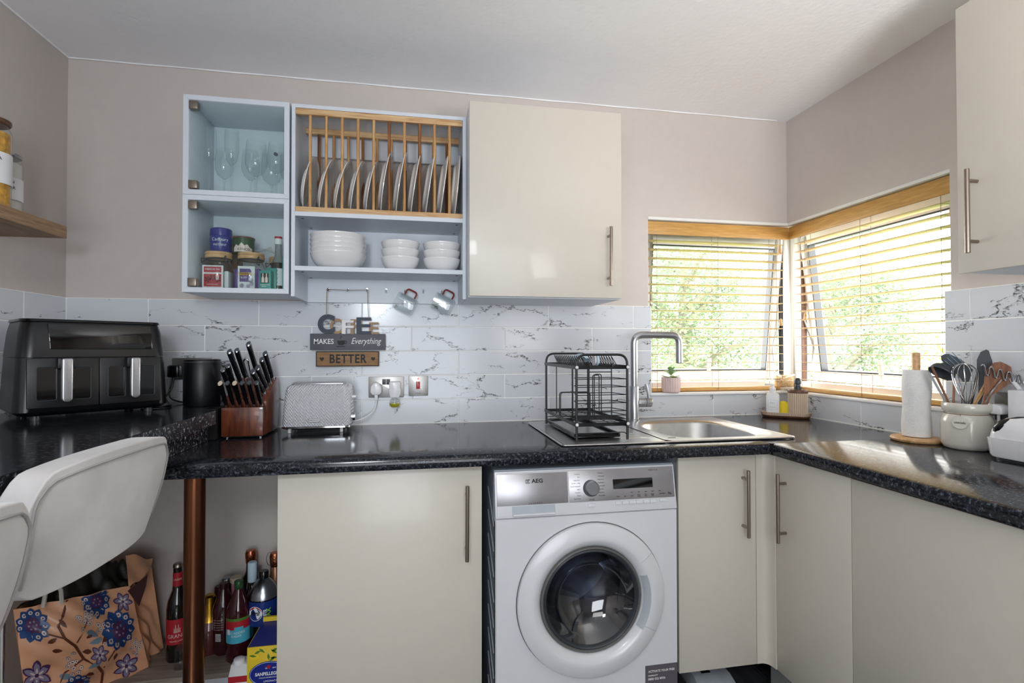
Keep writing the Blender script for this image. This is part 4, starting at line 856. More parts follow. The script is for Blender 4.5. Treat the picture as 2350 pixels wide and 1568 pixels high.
# toaster plug and flex
pg = thing('plug', 'white three-pin plug with a white cord in the socket beside the toaster', 'plug', (-.165, 2.21, 1.06))
obj('plug_body', MB().prism([(-.188, 1.050), (-.186, 1.072), (-.176, 1.086), (-.165, 1.089), (-.154, 1.086), (-.144, 1.072), (-.142, 1.050), (-.150, 1.038), (-.180, 1.038)], 'y', 2.196, 2.2333), 'whitep', pg, bev=.004)
obj('cord_grip', MB().box(-.172, -.158, 2.206, 2.222, 1.016, 1.040), 'whitep', pg, bev=.002)
obj('cord', MB().tube(bend([(-.165, 2.214, 1.02), (-.166, 2.205, .985), (-.19, 2.19, .955), (-.225, 2.175, .94), (-.252, 2.165, .937)], .03), .0034, 8), 'whitep', pg)
fr2 = thing('air_freshener', 'white plug-in air freshener with a bulb of yellow oil', 'air freshener', (-.089, 2.2, 1.02))
obj('housing', MB().prism([(-.1125, 1.092), (-.066, 1.092), (-.067, 1.070), (-.064, 1.055), (-.066, 1.04), (-.072, 1.025), (-.107, 1.025), (-.1115, 1.04), (-.113, 1.055), (-.110, 1.070)], 'y', 2.185, 2.2333), 'whitep', fr2, bev=.005)
lath('oil_bulb', [(.008, .0), (.008, -.004), (.018, -.012), (.0225, -.022), (.022, -.034), (.015, -.041), (0, -.042)], -.0895, 2.206, 1.0265, 'glass', fr2, ang=80)
lath('oil', [(0, -.024), (.0215, -.024), (.021, -.033), (.0145, -.040), (0, -.041)], -.0895, 2.206, 1.0265, 'yliq', fr2)
obj('wick', MB().cyl((-.0895, 2.206, 1.024), (-.0895, 2.206, .992), .002, 8), 'whitep', fr2)
# --- toaster
tt = thing('toaster', 'white two-slice toaster with chevron relief and chrome base', 'toaster', (-.373, 2.13, .911))
def rb(x0, x1, y0, y1, r, n=5): return rrect(x0, x1, y0, y1, r, n)
def loft(secs, cap=True):
    n = len(secs[0][0]); vs = [(p[0], p[1], z) for s_, z in secs for p in s_]
    fs = [(i*n+j, i*n+(j+1) % n, (i+1)*n+(j+1) % n, (i+1)*n+j) for i in range(len(secs)-1) for j in range(n)]
    if cap: fs += [tuple(range(n-1, -1, -1)), tuple(range((len(secs)-1)*n, len(secs)*n))]
    return MB().add(vs, fs)
X0, X1, Y0, Y1 = -.497, -.2485, 2.05, 2.205
tb_ = loft([(rb(X0+.004, X1-.004, Y0+.002, Y1-.002, .02), .9365), (rb(X0, X1, Y0, Y1, .022), .945), (rb(X0+.003, X1-.002, Y0+.006, Y1-.006, .022), 1.0), (rb(X0+.008, X1-.005, Y0+.014, Y1-.014, .024), 1.07), (rb(X0+.012, X1-.008, Y0+.022, Y1-.022, .024), 1.085), (rb(X0+.02, X1-.014, Y0+.032, Y1-.032, .02), 1.0915)])
obj('body', tb_, 'chev', tt, ang=50)
obj('chrome_base', loft([(rb(X0+.008, X1-.008, Y0+.008, Y1-.008, .02), .925), (rb(X0-.002, X1+.002, Y0-.003, Y1+.003, .024), .930), (rb(X0-.002, X1+.002, Y0-.003, Y1+.003, .024), .936)]), 'chrome', tt, ang=50)
obj('top_plate', MB().box(-.468, -.278, Y0+.036, Y1-.036, 1.0915, 1.0965), 'steel', tt, bev=.001)
obj('toast_slot', MB().box(-.462, -.284, Y0+.045, Y0+.068, 1.0966, 1.098).box(-.462, -.284, Y1-.068, Y1-.045, 1.0966, 1.098), 'darkin', tt)
obj('slot_rim', MB().tube([(-.464, Y0+.042, 1.098), (-.282, Y0+.042, 1.098), (-.282, Y0+.071, 1.098), (-.464, Y0+.071, 1.098)], .0015, 6, closed=True).tube([(-.464, Y1-.042, 1.098), (-.282, Y1-.042, 1.098), (-.282, Y1-.071, 1.098), (-.464, Y1-.071, 1.098)], .0015, 6, closed=True), 'chrome', tt)
obj('browning_dial', MB().lathe([(0, .014), (.014, .014), (.016, .012), (.0165, 0), (0, 0)], c=(X1-.001, 2.10, .965), axis='x'), 'chrome', tt)
obj('lever', MB().box(X1-.006, X1+.012, 2.12, 2.15, 1.035, 1.045), 'whitep', tt, bev=.003)
for x in (-.472, -.284):
    for y in (Y0+.022, Y1-.022): obj('foot', MB().cyl((x, y, .911), (x, y, .926), .006, 14), 'whitep', tt)
bd = obj('badge', MB().prism(rrect(-.402, -.357, .9525, .967, .007), 'y', Y0-.0022, Y0+.004), 'chrome', tt)
obj('badge_plate', MB().prism(rrect(-.4005, -.3585, .954, .9655, .0055), 'y', Y0-.0028, Y0-.0021), 'whitep', bd)
text('badge_lettering', 'DAEWOO', .0085, (-.3795, Y0-.0032, .9597), 'ink', bd)
# --- knife block and knives
kb = thing('knife_block', 'reddish wooden knife block beside the toaster', 'knife block', (-.61, 2.03, .911))
kx0, kx1 = -.679, -.541
obj('front_block', MB().prism([(1.982, .918), (1.982, 1.020), (2.012, 1.018), (2.040, .918)], 'x', kx0, kx1), 'acacia', kb, bev=.0015)
obj('tall_block', MB().prism([(2.041, .918), (2.0125, 1.036), (2.018, 1.046), (2.150, 1.118), (2.168, 1.112), (2.192, 1.02), (2.17, .918)], 'x', kx0, kx1+.003), 'acacia', kb, bev=.0015)
obj('base_board', MB().box(kx0+.004, kx1-.004, 1.99, 2.165, .914, .9178), 'darkin', kb)
for x in (kx0+.014, kx1-.014):
    for y in (2.0, 2.15): obj('foot', MB().cyl((x, y, .911), (x, y, .9145), .006, 12), 'chrome', kb)
text('engraving', 'K-U', .016, (-.610, 1.9815, .975), 'walnut', kb)
def knife(nm, base, tip, wd, th, label, cat='knife', cap='silver'):
    b_, t_ = Vector(base), Vector(tip); d = (t_-b_); L_ = d.length; d.normalize()
    side = Vector((1, 0, 0)); side = (side-d*side.dot(d)).normalized(); fw = d.cross(side)
    k = thing(nm, label, cat, base)
    def sec(t, a, b2): c = b_+d*L_*t; return [c+side*(a*math.cos(q)*1.0)+fw*(b2*math.sin(q)) for q in [i*PI/5 for i in range(10)]]
    def lf(secs):
        n = 10; vs = [p for s_ in secs for p in s_]; fs = [(i*n+j, i*n+(j+1) % n, (i+1)*n+(j+1) % n, (i+1)*n+j) for i in range(len(secs)-1) for j in range(n)]
        return MB().add(vs, fs+[tuple(range(n-1, -1, -1)), tuple(range((len(secs)-1)*n, len(secs)*n))])
    a, b2 = th/2, wd/2
    obj('handle', lf([sec(.10, a*.75, b2*.7), sec(.3, a, b2*.85), (sec(.6, a, b2*.8)), sec(.85, a, b2), sec(.965, a, b2*1.08)]), 'black', k, ang=50)
    obj('bolster', lf([sec(-.06, a*.5, b2*.5), sec(0, a*.9, b2*.75), sec(.10, a*.8, b2*.72)]), 'chrome', k, ang=50)
    obj('end_piece', lf([sec(.965, a*1.02, b2*1.1), sec(1, a*.9, b2*1.0)]), cap, k, ang=50)
    obj('rivet', MB().cyl(b_+d*L_*.35-side*(a+.0003), b_+d*L_*.35+side*(a+.0003), .0022, 8).cyl(b_+d*L_*.7-side*(a+.0003), b_+d*L_*.7+side*(a+.0003), .0022, 8), 'chrome', k)
    obj('blade', MB().add([b_-fw*b2*.6-side*.0006, b_+fw*b2*.6-side*.0006, b_-d*.05+fw*b2*.5-side*.0006, b_-d*.05-fw*b2*.5-side*.0006, b_-fw*b2*.6+side*.0006, b_+fw*b2*.6+side*.0006, b_-d*.05+fw*b2*.5+side*.0006, b_-d*.05-fw*b2*.5+side*.0006],
        [(0, 1, 2, 3), (7, 6, 5, 4), (0, 4, 5, 1), (1, 5, 6, 2), (2, 6, 7, 3), (3, 7, 4, 0)]), 'steel', k)
    return k
for i in range(6):
    x = -.6665+.0232*i
    knife('steak_knife', (x, 1.998, 1.024), (x-.001, 1.935, 1.112), .022, .015, 'steak knife in the front row of the block, %s from the left' % nm[i], cap='cream2' if i in (0, 2) else 'silver')['group'] = 'steak knives in the front row'
for (nm_, bx, by, tx, ty, tz, wd, lab) in (
    ('kitchen_knife', -.667, 2.045, -.678, 1.99, 1.156, .026, 'short black-handled knife at the front left of the tall block'),
    ('kitchen_knife', -.661, 2.065, -.668, 2.01, 1.170, .026, 'short black-handled knife second on the left of the tall block'),
    ('kitchen_knife', -.647, 2.095, -.667, 2.02, 1.222, .030, 'long black-handled knife third on the left of the tall block'),
    ('kitchen_knife', -.640, 2.125, -.655, 2.06, 1.226, .030, 'long black-handled knife at the back left of the tall block'),
    ('kitchen_knife', -.598, 2.135, -.615, 2.06, 1.250, .032, 'tallest black-handled knife standing in the middle of the block'),
    ('kitchen_knife', -.552, 2.040, -.572, 1.965, 1.150, .028, 'black-handled knife at the front right of the tall block'),
    ('kitchen_knife', -.551, 2.068, -.565, 1.995, 1.163, .028, 'black-handled knife second from the front on the right'),
    ('kitchen_knife', -.549, 2.098, -.560, 2.03, 1.192, .028, 'black-handled knife third from the front on the right'),
    ('kitchen_knife', -.546, 2.128, -.557, 2.06, 1.214, .028, 'black-handled knife at the back right of the tall block')):
    bz = 1.046+(by-2.018)*.545+.006
    knife(nm_, (bx, by, bz), (tx, ty, tz), wd, .017, lab)['group'] = 'kitchen knives in the tall block'
ks = thing('sharpening_steel', 'chrome loop-handled steel in the middle of the knife block', 'sharpener', (-.632, 2.09, 1.10))
obj('loop', MB().tube(bend([(-.620, 2.105, 1.095), (-.634, 2.07, 1.185), (-.626, 2.07, 1.195), (-.618, 2.07, 1.185), (-.612, 2.105, 1.10)], .006), .0028, 8), 'chrome', ks)
# --- speaker
sp = thing('smart_speaker', 'black cylindrical speaker between the air fryer and the knife block', 'speaker', (-.785, 2.06, 1.0215))
sxx, syy = -.776, 2.075
lath('body', [(0, 0), (.058, 0), (.0605, .004), (.0605, .165), (.058, .169), (.052, .170), (0, .170)], sxx, syy, 1.0215, 'blackm', sp, n=48)
lath('light_ring', [(.0607, .158), (.0612, .160), (.0607, .162)], sxx, syy, 1.0215, 'charcoal', sp, n=48)
bp_ = thing('plug', 'black plug with a black cord behind the air fryer', 'plug', (-.92, 2.2, 1.13))
obj('plug_body', MB().box(-.946, -.905, 2.19, 2.2333, 1.118, 1.166), 'black', bp_, bev=.008)
obj('cord', MB().tube(bend([(-.925, 2.205, 1.12), (-.925, 2.19, 1.075), (-.945, 2.18, 1.045), (-.90, 2.10, 1.027), (-.855, 2.03, 1.026), (-.90, 1.99, 1.026), (-.95, 2.02, 1.026)], .04), .0035, 8), 'black', bp_)
obj('cord', MB().tube(bend([(-.93, 2.20, 1.12), (-.935, 2.18, 1.04), (-.88, 2.16, 1.026), (-.83, 2.14, 1.026), (-.80, 2.13, 1.026)], .03), .003, 8), 'black', bp_)
# --- air fryer (built at the origin facing -Y, then turned)
af = thing('air_fryer', 'large black dual-drawer air fryer on the breakfast bar', 'air fryer')
hw, dp = .192, .265
def sec(hw_, y0, y1, r, z): return (rrect(-hw_, hw_, y0, y1, r, 6), z)
obj('lower_body', loft([sec(hw-.016, .012, dp-.015, .03, .014), sec(hw, 0, dp, .035, .026), sec(hw-.004, .003, dp, .035, .10), sec(hw-.008, .008, dp-.004, .035, .182)]), 'fryer', af, ang=50)
obj('upper_body', loft([sec(hw-.007, .006, dp-.004, .035, .1835), sec(hw-.014, .016, dp-.01, .035, .26), sec(hw-.020, .026, dp-.016, .035, .288)]), 'fryer', af, ang=50)
obj('top_lid', loft([sec(hw-.016, .022, dp-.012, .035, .2885), sec(hw-.018, .025, dp-.014, .035, .296), sec(hw-.035, .045, dp-.035, .03, .297)]), 'black', af, ang=50)
def fy(z): return .006+(z-.1835)*.145
obj('touch_screen', MB().add([(-.115, fy(.20)-.003, .207), (.142, fy(.20)-.003, .207), (.142, fy(.283)-.003, .283), (-.118, fy(.283)-.003, .283), (-.115, fy(.20)+.01, .207), (.142, fy(.20)+.01, .207), (.142, fy(.283)+.01, .283), (-.118, fy(.283)+.01, .283)],
    [(0, 1, 2, 3), (7, 6, 5, 4), (0, 4, 5, 1), (1, 5, 6, 2), (2, 6, 7, 3), (3, 7, 4, 0)]), 'screen', af, bev=.002)
for s_ in (-1, 1):
    x0, x1 = (-.165, -.0015) if s_ < 0 else (.0015, .165)
    dw = obj('drawer', MB().add([(x0, -.004, .036), (x1, -.004, .036), (x1, .003, .181), (x0, .003, .181), (x0, .02, .036), (x1, .02, .036), (x1, .02, .181), (x0, .02, .181)], [(0, 1, 2, 3), (7, 6, 5, 4), (0, 4, 5, 1), (1, 5, 6, 2), (2, 6, 7, 3), (3, 7, 4, 0)]), 'blackm', af, bev=.003)
    cx = (x0+x1)/2
    for q in (-1, 1):
        w0_, w1_ = (cx-.062, cx-.017) if q < 0 else (cx+.017, cx+.062)
        obj('drawer_window', MB().prism(rrect(w0_, w1_, .058, .155, .006), 'y', -.0055, -.002), 'screen', dw)
        f_ = MB().tube([(p[0], -.0055, p[1]) for p in rrect(w0_, w1_, .058, .155, .006)], .0012, 6, closed=True)
        obj('window_rim', f_, 'charcoal', dw)
    obj('handle_bracket', MB().box(cx-.02, cx+.02, -.03, 0, .15, .181), 'blackm', dw, bev=.003)
    obj('drawer_handle', MB().prism([(cx-.0135, .181)]+arc(cx, .064, .0135, 180, 360, 8)+[(cx+.0135, .181)], 'y', -.043, -.028), 'steel', dw, bev=.005, seg=3)
for x in (-.14, .14):
    for y in (.035, dp-.035): obj('foot', MB().cyl((x, y, 0), (x, y, .016), .012, 16), 'charcoal', af)
P0 = Vector((-1.077, 1.738, 0)); P1 = Vector((-.868, 1.923, 0)); dd = (P1-P0).normalized(); ang_ = math.atan2(dd.y, dd.x)
mid = (P0+P1)/2; place(af, (mid.x+.035*math.sin(ang_)-.012, mid.y-.035*math.cos(ang_)-.010, 1.0215), (0, 0, ang_))
# --- sink
sk = thing('sink', 'stainless steel sink with drainer set into the black worktop', 'sink', (.88, 1.87, .9105))
def seL(cx, cy, a, b_, p, n=64):
    out = []
    for k in range(n):
        t = 2*PI*(k+.5)/n; c_, s_ = math.cos(t), math.sin(t); q = (abs(c_)**p+abs(s_)**p)**(-1/p); out.append((cx+a*c_*q, cy+b_*s_*q))
    return out
sx_, sy_ = (.4655, 1.3150), (1.611, 2.142)
ocx, ocy = 1.075, 1.865
def rectL(n=64):      # rect loop matching the basin part
    out = []
    for k in range(n):
        t = 2*PI*(k+.5)/n; c_, s_ = math.cos(t), math.sin(t)
        ax = (sx_[1]-ocx-.004) if c_ > 0 else (ocx-.83); ay = (sy_[1]-ocy-.004) if s_ > 0 else (ocy-sy_[0]-.004)
        q = min(ax/abs(c_), ay/abs(s_)); out.append((ocx+c_*q, ocy+s_*q))
    return out
loops = [(rectL(), .918), (seL(ocx, ocy, .196, .214, 4.5), .9175), (seL(ocx, ocy, .188, .206, 4), .914), (seL(ocx, ocy, .180, .199, 4), .912), (seL(ocx, ocy, .174, .193, 4), .905), (seL(ocx, ocy, .165, .184, 4), .80), (seL(ocx, ocy, .140, .155, 4), .768), (seL(ocx, ocy, .04, .04, 2), .762)]
n = 64; vs = [(p[0], p[1], z) for l, z in loops for p in l]
fs = [(i*n+j, i*n+(j+1) % n, (i+1)*n+(j+1) % n, (i+1)*n+j) for i in range(len(loops)-1) for j in range(n)]+[tuple(range((len(loops)-1)*n, len(loops)*n))]
obj('basin', MB().add(vs, fs), 'sinkm', sk, ang=60)
def dz_(x, y):
    d = 0
    if .52 < x < .80:
        for yy in (1.70, 1.745, 1.79, 1.835, 1.88, 1.925, 1.97): d += .0032*math.exp(-((y-yy)/.006)**2)*min(1, (x-.52)/.03, (.80-x)/.03)
    return .9175+d-.0015*min(1, max(0, (x-.49)/.02))
dg = MB().grid(lambda u, v: (sx_[0]+.004+(.83-sx_[0]-.004)*u, sy_[0]+.004+(sy_[1]-sy_[0]-.008)*v, dz_(sx_[0]+.004+(.83-sx_[0]-.004)*u, sy_[0]+.004+(sy_[1]-sy_[0]-.008)*v)), 40, 150)
obj('drainer', dg, 'sinkm', sk, ang=70, weld=False)
rim = MB()
rim.prism([(0, 0)], 'x', 0, 0) if False else None
rp_ = rrect(sx_[0], sx_[1], sy_[0], sy_[1], .012, 4)
rim.tube([(p[0], p[1], .9150) for p in rp_], .0036, 8, closed=True)
obj('rim', rim, 'sinkm', sk)
obj('overflow_slot', MB().prism(rrect(.862, .890, 1.665, 1.677, .005), 'z', .9176, .9182), 'black', sk)
obj('waste', MB().lathe([(0, .004), (.03, .004), (.036, .002), (.036, 0)], c=(ocx, ocy, .762)), 'chrome', sk)
# --- tap
tp = thing('kitchen_tap', 'tall square-necked brushed steel tap behind the sink', 'tap', (.925, 2.10, .918))
tx, ty = .9255, 2.10
obj('body', MB().lathe([(0, 0), (.024, 0), (.024, .004), (.0205, .006), (.0205, .145), (.018, .148), (0, .148)], c=(tx, ty, .918), n=36), 'steel', tp, ang=40)
obj('spout', MB().tube(bend([(tx, ty, 1.06), (tx, ty, 1.288), (1.137, ty, 1.288), (1.137, ty, 1.166)], .042, 10), .0155, 24), 'steel', tp, ang=50)
obj('aerator', MB().cyl((1.137, ty, 1.168), (1.137, ty, 1.1635), .0125, 20), 'charcoal', tp)
obj('valve', MB().cyl((tx+.015, ty, .995), (tx+.078, ty, .995), .0195, 28), 'steel', tp, bev=.002)
obj('valve_ring', MB().cyl((tx+.050, ty, .995), (tx+.052, ty, .995), .0198, 28), 'charcoal', tp)
obj('lever', MB().tube([(tx+.068, ty-.004, 1.005), (tx+.060, ty-.006, 1.045), (tx+.052, ty-.006, 1.075)], [.0062, .0056, .005], 12), 'steel', tp)
# --- dish rack
rkk = thing('dish_rack', 'black wire two-tier dish rack on the drainer', 'dish rack', (.614, 1.86, .9185))
rx0, rx1, ry0, ry1 = .524, .7035, 1.652, 2.06
for y in (ry0, ry1):
    obj('end_frame', MB().tube(bend([(rx0, y, .921), (rx0, y, 1.2085), (rx1, y, 1.2085), (rx1, y, .921)], .035, 6), .0042, 10), 'wire', rkk)
def rim_rect(z, h, e=.006):
    m_ = MB(); x0, x1, y0, y1 = rx0-e, rx1+e, ry0-e, ry1+e
    for a in ((x0, x1, y0, y0+.003), (x0, x1, y1-.003, y1), (x0, x0+.003, y0, y1), (x1-.003, x1, y0, y1)): m_.box(a[0], a[1], a[2], a[3], z, z+h)
    return m_
tr_ = obj('top_tray', rim_rect(1.160, .012), 'wire', rkk, bev=.0008, seg=1)
g = MB()
for i in range(16): y = ry0+.01+i*(ry1-ry0-.02)/15; g.tube([(rx0-.004, y, 1.161), (rx1+.004, y, 1.161)], .001, 5)
obj('tray_wires', g, 'wire', tr_)
for x in (.562, .672):
    cl = MB(); pts = []
    for k in range(15*8+1):
        t = k/8; ph = t % 1; y = ry0+.03+t*.0245
        pts.append((x+.018*math.cos(2*PI*t)*.55, y, 1.165+.019*(1-math.cos(2*PI*t))))
    cl.tube(pts, .0015, 5); obj('plate_coil', cl, 'wire', tr_)
lt = obj('lower_tray', rim_rect(.969, .012), 'wire', rkk, bev=.0008, seg=1)
g = MB()
for i in range(12): y = ry0+.012+i*(ry1-ry0-.024)/11; g.tube([(rx0-.004, y, .972), (rx1+.004, y, .972)], .0011, 5)
for x in (.57, .614, .66): g.tube([(x, ry0, .9705), (x, ry1, .9705)], .0016, 5)
obj('tray_wires', g, 'wire', lt)
g = MB()
for x in (rx0, rx1):
    for y in (ry0-.006, ): 
        for z in (1.166, .975): g.lathe([(0, .004), (.004, .003), (.0058, 0)], c=(x, y, z), axis='y', mtx=Matrix.Scale(-1, 4, (0, 1, 0)))
obj('screw_cap', g, 'china', rkk)
bk_ = MB()
for z in (1.126, 1.099, 1.072, 1.045, 1.018, 1.003):
    bk_.tube(bend([(rx0+.004, ry0+.006, z), (rx0+.02, ry0+.095, z+.000), (rx1-.02, ry0+.095, z+.000), (rx1-.002, ry0+.006, z), ], .012, 3), .0015, 5).tube([(rx0+.004, ry0+.006, z), (rx1-.002, ry0+.006, z)], .0015, 5)
obj('side_basket', bk_, 'wire', rkk)
bb_ = MB()
for i in range(7): y = ry0+.01+i*.0135; bb_.tube([(rx0+.006, y, .991), (rx1-.004, y, .991)], .0014, 5)
for i in range(12): x = rx0+.01+i*.015; bb_.tube([(x, ry0+.008, .990), (x, ry0+.092, .990)], .0011, 5)
obj('basket_floor', bb_, 'wire', rkk)
hk = MB()
for x in (rx0+.045, rx1-.055):
    hk.tube(bend([(x, ry0-.008, 1.166), (x, ry0-.008, 1.178), (x, ry0+.004, 1.178), (x, ry0+.004, 1.04), (x, ry0+.004, .99)], .004, 3), .002, 6)
hk.tube([(rx0+.045, ry0+.004, 1.15), (rx1-.055, ry0+.004, 1.15)], .0015, 5)
hk.tube(bend([(rx0+.080, ry0+.05, .99), (rx0+.080, ry0+.05, 1.14), (rx0+.105, ry0+.05, 1.14), (rx0+.105, ry0+.05, 1.01)], .006, 3), .0018, 5).tube(bend([(rx0+.088, ry0+.09, .99), (rx0+.088, ry0+.09, 1.135), (rx0+.112, ry0+.09, 1.135), (rx0+.112, ry0+.09, 1.01)], .006, 3), .0018, 5)
for z in (1.11, 1.085, 1.06): hk.tube([(rx0+.085, ry0+.05, z), (rx0+.108, ry0+.09, z-.004)], .0012, 5)
obj('basket_hanger', hk, 'wire', rkk)
cu_ = MB()
for dy in (0, .016): cu_.tube(bend([(rx0+.004, ry1-.20+dy, .975), (rx0+.004, ry1-.20+dy, 1.065), (rx1-.06, ry1-.20+dy, 1.065), (rx1-.06, ry1-.20+dy, .975)], .012, 4), .0018, 6)
cu_.tube([(rx0+.016, ry1-.10, .975), (rx0+.016, ry1-.10, 1.16)], .002, 6).tube([(rx0+.075, ry1-.12, .94), (rx0+.075, ry1-.12, 1.16)], .0035, 6).tube([(rx0+.068, ry1-.20, .98), (rx0+.068, ry1-.20, 1.16)], .002, 6)
obj('divider', cu_, 'wire', rkk)
lw_ = MB().tube(bend([(rx0, ry0, .946), (rx1-.01, ry0, .946), (rx1, ry0, .936)], .008, 3), .0016, 6).tube(bend([(rx0, ry1, .946), (rx0+.01, ry1, .95), (rx1, ry1, .95)], .008, 3), .0016, 6)
obj('cross_wire', lw_, 'wire', rkk)
dt = thing('drip_tray', 'black drip tray with a wet grey base under the dish rack', 'tray', (.61, 1.9, .920))
dx0, dx1, dy0, dy1 = .531, .697, 1.70, 2.10
obj('tray_body', MB().box(dx0, dx1, dy0, dy1, .922, .927), 'black', dt, bev=.001)
rm_ = MB()
for a in ((dx0, dx1, dy0, dy0+.006), (dx0, dx1, dy1-.006, dy1), (dx0, dx0+.006, dy0, dy1), (dx1-.006, dx1, dy0, dy1)): rm_.box(a[0], a[1], a[2], a[3], .9272, .936)
obj('tray_rim', rm_, 'black', dt, bev=.0015)
obj('tray_floor', MB().box(dx0+.008, dx1-.03, dy0+.008, dy1-.008, .9272, .9285), 'sinkm', dt)
for x in (dx0+.02, dx1-.02):
    for y in (dy0+.02, dy1-.02): obj('foot', MB().cyl((x, y, .918), (x, y, .9222), .004, 8), 'black', dt)
dcl = thing('dish_cloth', 'pale blue cloth draped over the back of the dish rack', 'cloth', (.60, 1.93, 1.175))
obj('cloth', MB().grid(lambda u, v: (.572+.055*u+.006*math.sin(v*6), 1.80+.085*v, 1.180+.028*math.sin(PI*u)**.7*(.6+.4*math.sin(PI*v))+.003*math.sin(u*17+v*9)), 18, 12), 'ltblue', dcl, ang=80, weld=False)
db = thing('dish_brush', 'round pale blue scrubber leaning in the front of the dish rack', 'brush', (.608, 1.70, 1.175))
obj('head', MB().lathe([(0, .006), (.016, .005), (.021, .001), (.021, -.004), (0, -.006)], c=(.612, 1.70, 1.189), axis='x', n=28), 'ltblue', db, ang=50)
obj('bristles', MB().lathe([(0, -.0062), (.018, -.0062), (.019, -.012), (0, -.012)], c=(.612, 1.70, 1.189), axis='x', n=24), 'label', db)
# --- plant
pp = thing('potted_succulent', 'small green succulent in a pale pink ribbed pot on the window sill', 'plant', (1.178, 2.262, 1.0225))
px, py = 1.175, 2.248
n = 96; vs = []; stp = [(0, 0), (.034, 0), (.0395, .005), (.0425, .03), (.043, .070), (.0405, .0712), (.039, .066), (0, .064)]
for r, z in stp:
    for k in range(n): a = 2*PI*k/n; rr = r+(.0008*(1 if k % 4 < 2 else -1) if r > .036 and z < .0705 else 0); vs.append((px+rr*math.cos(a), py+rr*math.sin(a), 1.0225+z))
obj('pot', MB().add(vs, [(i*n+j, i*n+(j+1) % n, (i+1)*n+(j+1) % n, (i+1)*n+j) for i in range(len(stp)-1) for j in range(n)]), 'pinkpot', pp, ang=20)
obj('soil', MB().cyl((px, py, 1.080), (px, py, 1.0875), .0385, 24), 'cocoa', pp)
for k in range(14):
    a = k*2.4; lv = k//5; ln = (.044, .038, .03)[lv]; el = (.35, .75, 1.15)[lv]
    d = Vector((math.cos(a)*math.cos(el), math.sin(a)*math.cos(el), math.sin(el))); s_ = Vector((-math.sin(a), math.cos(a), 0)); nn = d.cross(s_)
    b0 = Vector((px, py, 1.090+.014*lv)); vs = []
    prf = [(0, .002), (.25, .006), (.6, .0115), (.85, .010), (1, .002)]
    for t, w_ in prf: c = b0+d*ln*t-nn*.006*t*t; vs += [c-s_*w_, c+nn*.002, c+s_*w_, c-nn*.002]
    fs = [(4*i+j, 4*i+(j+1) % 4, 4*i+4+(j+1) % 4, 4*i+4+j) for i in range(4) for j in range(4)]+[(0, 3, 2, 1), (16, 17, 18, 19)]
    obj('leaf', MB().add(vs, fs), 'succ', pp, ang=70)
# --- tray with soaps
ty_ = thing('soap_tray', 'oval ribbed tray with a wooden underside in the worktop corner', 'tray', (1.655, 2.10, .9105))
def oval(cx, cy, a, r, n=24): # stadium along a direction
    th = math.radians(-37); dx, dy = math.cos(th), math.sin(th); out = []
    for k in range(n+1): t = PI/2+PI*k/n; out.append((-a+r*math.cos(t), r*math.sin(t)))
    for k in range(n+1): t = -PI/2+PI*k/n; out.append((a+r*math.cos(t), r*math.sin(t)))
    return [(cx+x*dx-y*dy, cy+x*dy+y*dx) for x, y in out]
tc_ = (1.678, 2.118)
obj('wooden_base', loft([(oval(*tc_, .052, .041), .9105), (oval(*tc_, .053, .044), .913), (oval(*tc_, .054, .046), .921)]), 'walnut', ty_, ang=60)
obj('dish', loft([(oval(*tc_, .054, .046), .9212), (oval(*tc_, .054, .0475), .935), (oval(*tc_, .054, .0455), .9352), (oval(*tc_, .053, .043), .926)]), 'cream2', ty_, ang=60)
rb_ = MB()
ov = oval(*tc_, .054, .0475, 40); ov.append(ov[0]); acc = 0; rbp = []
for p0_, p1_ in zip(ov, ov[1:]):
    dl = math.hypot(p1_[0]-p0_[0], p1_[1]-p0_[1]); s0 = -acc % .0036
    while s0 < dl: rbp.append((p0_[0]+(p1_[0]-p0_[0])*s0/dl, p0_[1]+(p1_[1]-p0_[1])*s0/dl)); s0 += .0036
    acc += dl
for p in rbp:
    pass; rb_.add([(p[0]-.0005, p[1]-.0009, .9215), (p[0]+.0005, p[1]-.0009, .9215), (p[0]+.0005, p[1]-.0009, .9345), (p[0]-.0005, p[1]-.0009, .9345)], [(0, 1, 2, 3)])
obj('rib', rb_, 'spoonw', ty_, weld=False)
hs1 = thing('hand_soap_bottle', 'frosted white pump bottle with a grey printed label on the oval tray', 'soap bottle', (1.634, 2.148, .927))
hx, hy = 1.634, 2.148
obj('bottle', loft([(rrect(hx-.026, hx+.026, hy-.020, hy+.020, .008), .9265), (rrect(hx-.028, hx+.028, hy-.022, hy+.022, .008), .932), (rrect(hx-.028, hx+.028, hy-.022, hy+.022, .008), 1.008), (rrect(hx-.024, hx+.024, hy-.018, hy+.018, .008), 1.018), (rrect(hx-.013, hx+.013, hy-.013, hy+.013, .011), 1.022), (rrect(hx-.013, hx+.013, hy-.013, hy+.013, .011), 1.032)]), 'soapw', hs1, ang=50)
lath('pump_collar', [(0, 0), (.014, 0), (.014, .012), (.008, .015), (.006, .026), (0, .026)], hx, hy, 1.032, 'whitep', hs1)
obj('pump_nozzle', MB().box(hx-.034, hx+.008, hy-.006, hy+.006, 1.056, 1.065), 'whitep', hs1, bev=.003)
lb_ = obj('printed_frame', MB().tube([(hx-.018, hy-.0225, .945), (hx+.018, hy-.0225, .945), (hx+.018, hy-.0225, .990), (hx-.018, hy-.0225, .990)], .0004, 4, closed=True), 'scale', hs1)
text('label_lettering', 'No.1', .011, (hx, hy-.0226, .977), 'scale', hs1); text('label_lettering', 'hand soap', .006, (hx, hy-.0226, .958), 'scale', hs1); hs1.rotation_euler = (0, 0, math.radians(-37))
spg = thing('sponge', 'yellow sponge standing between the two pump bottles', 'sponge', (1.665, 2.115, .927))
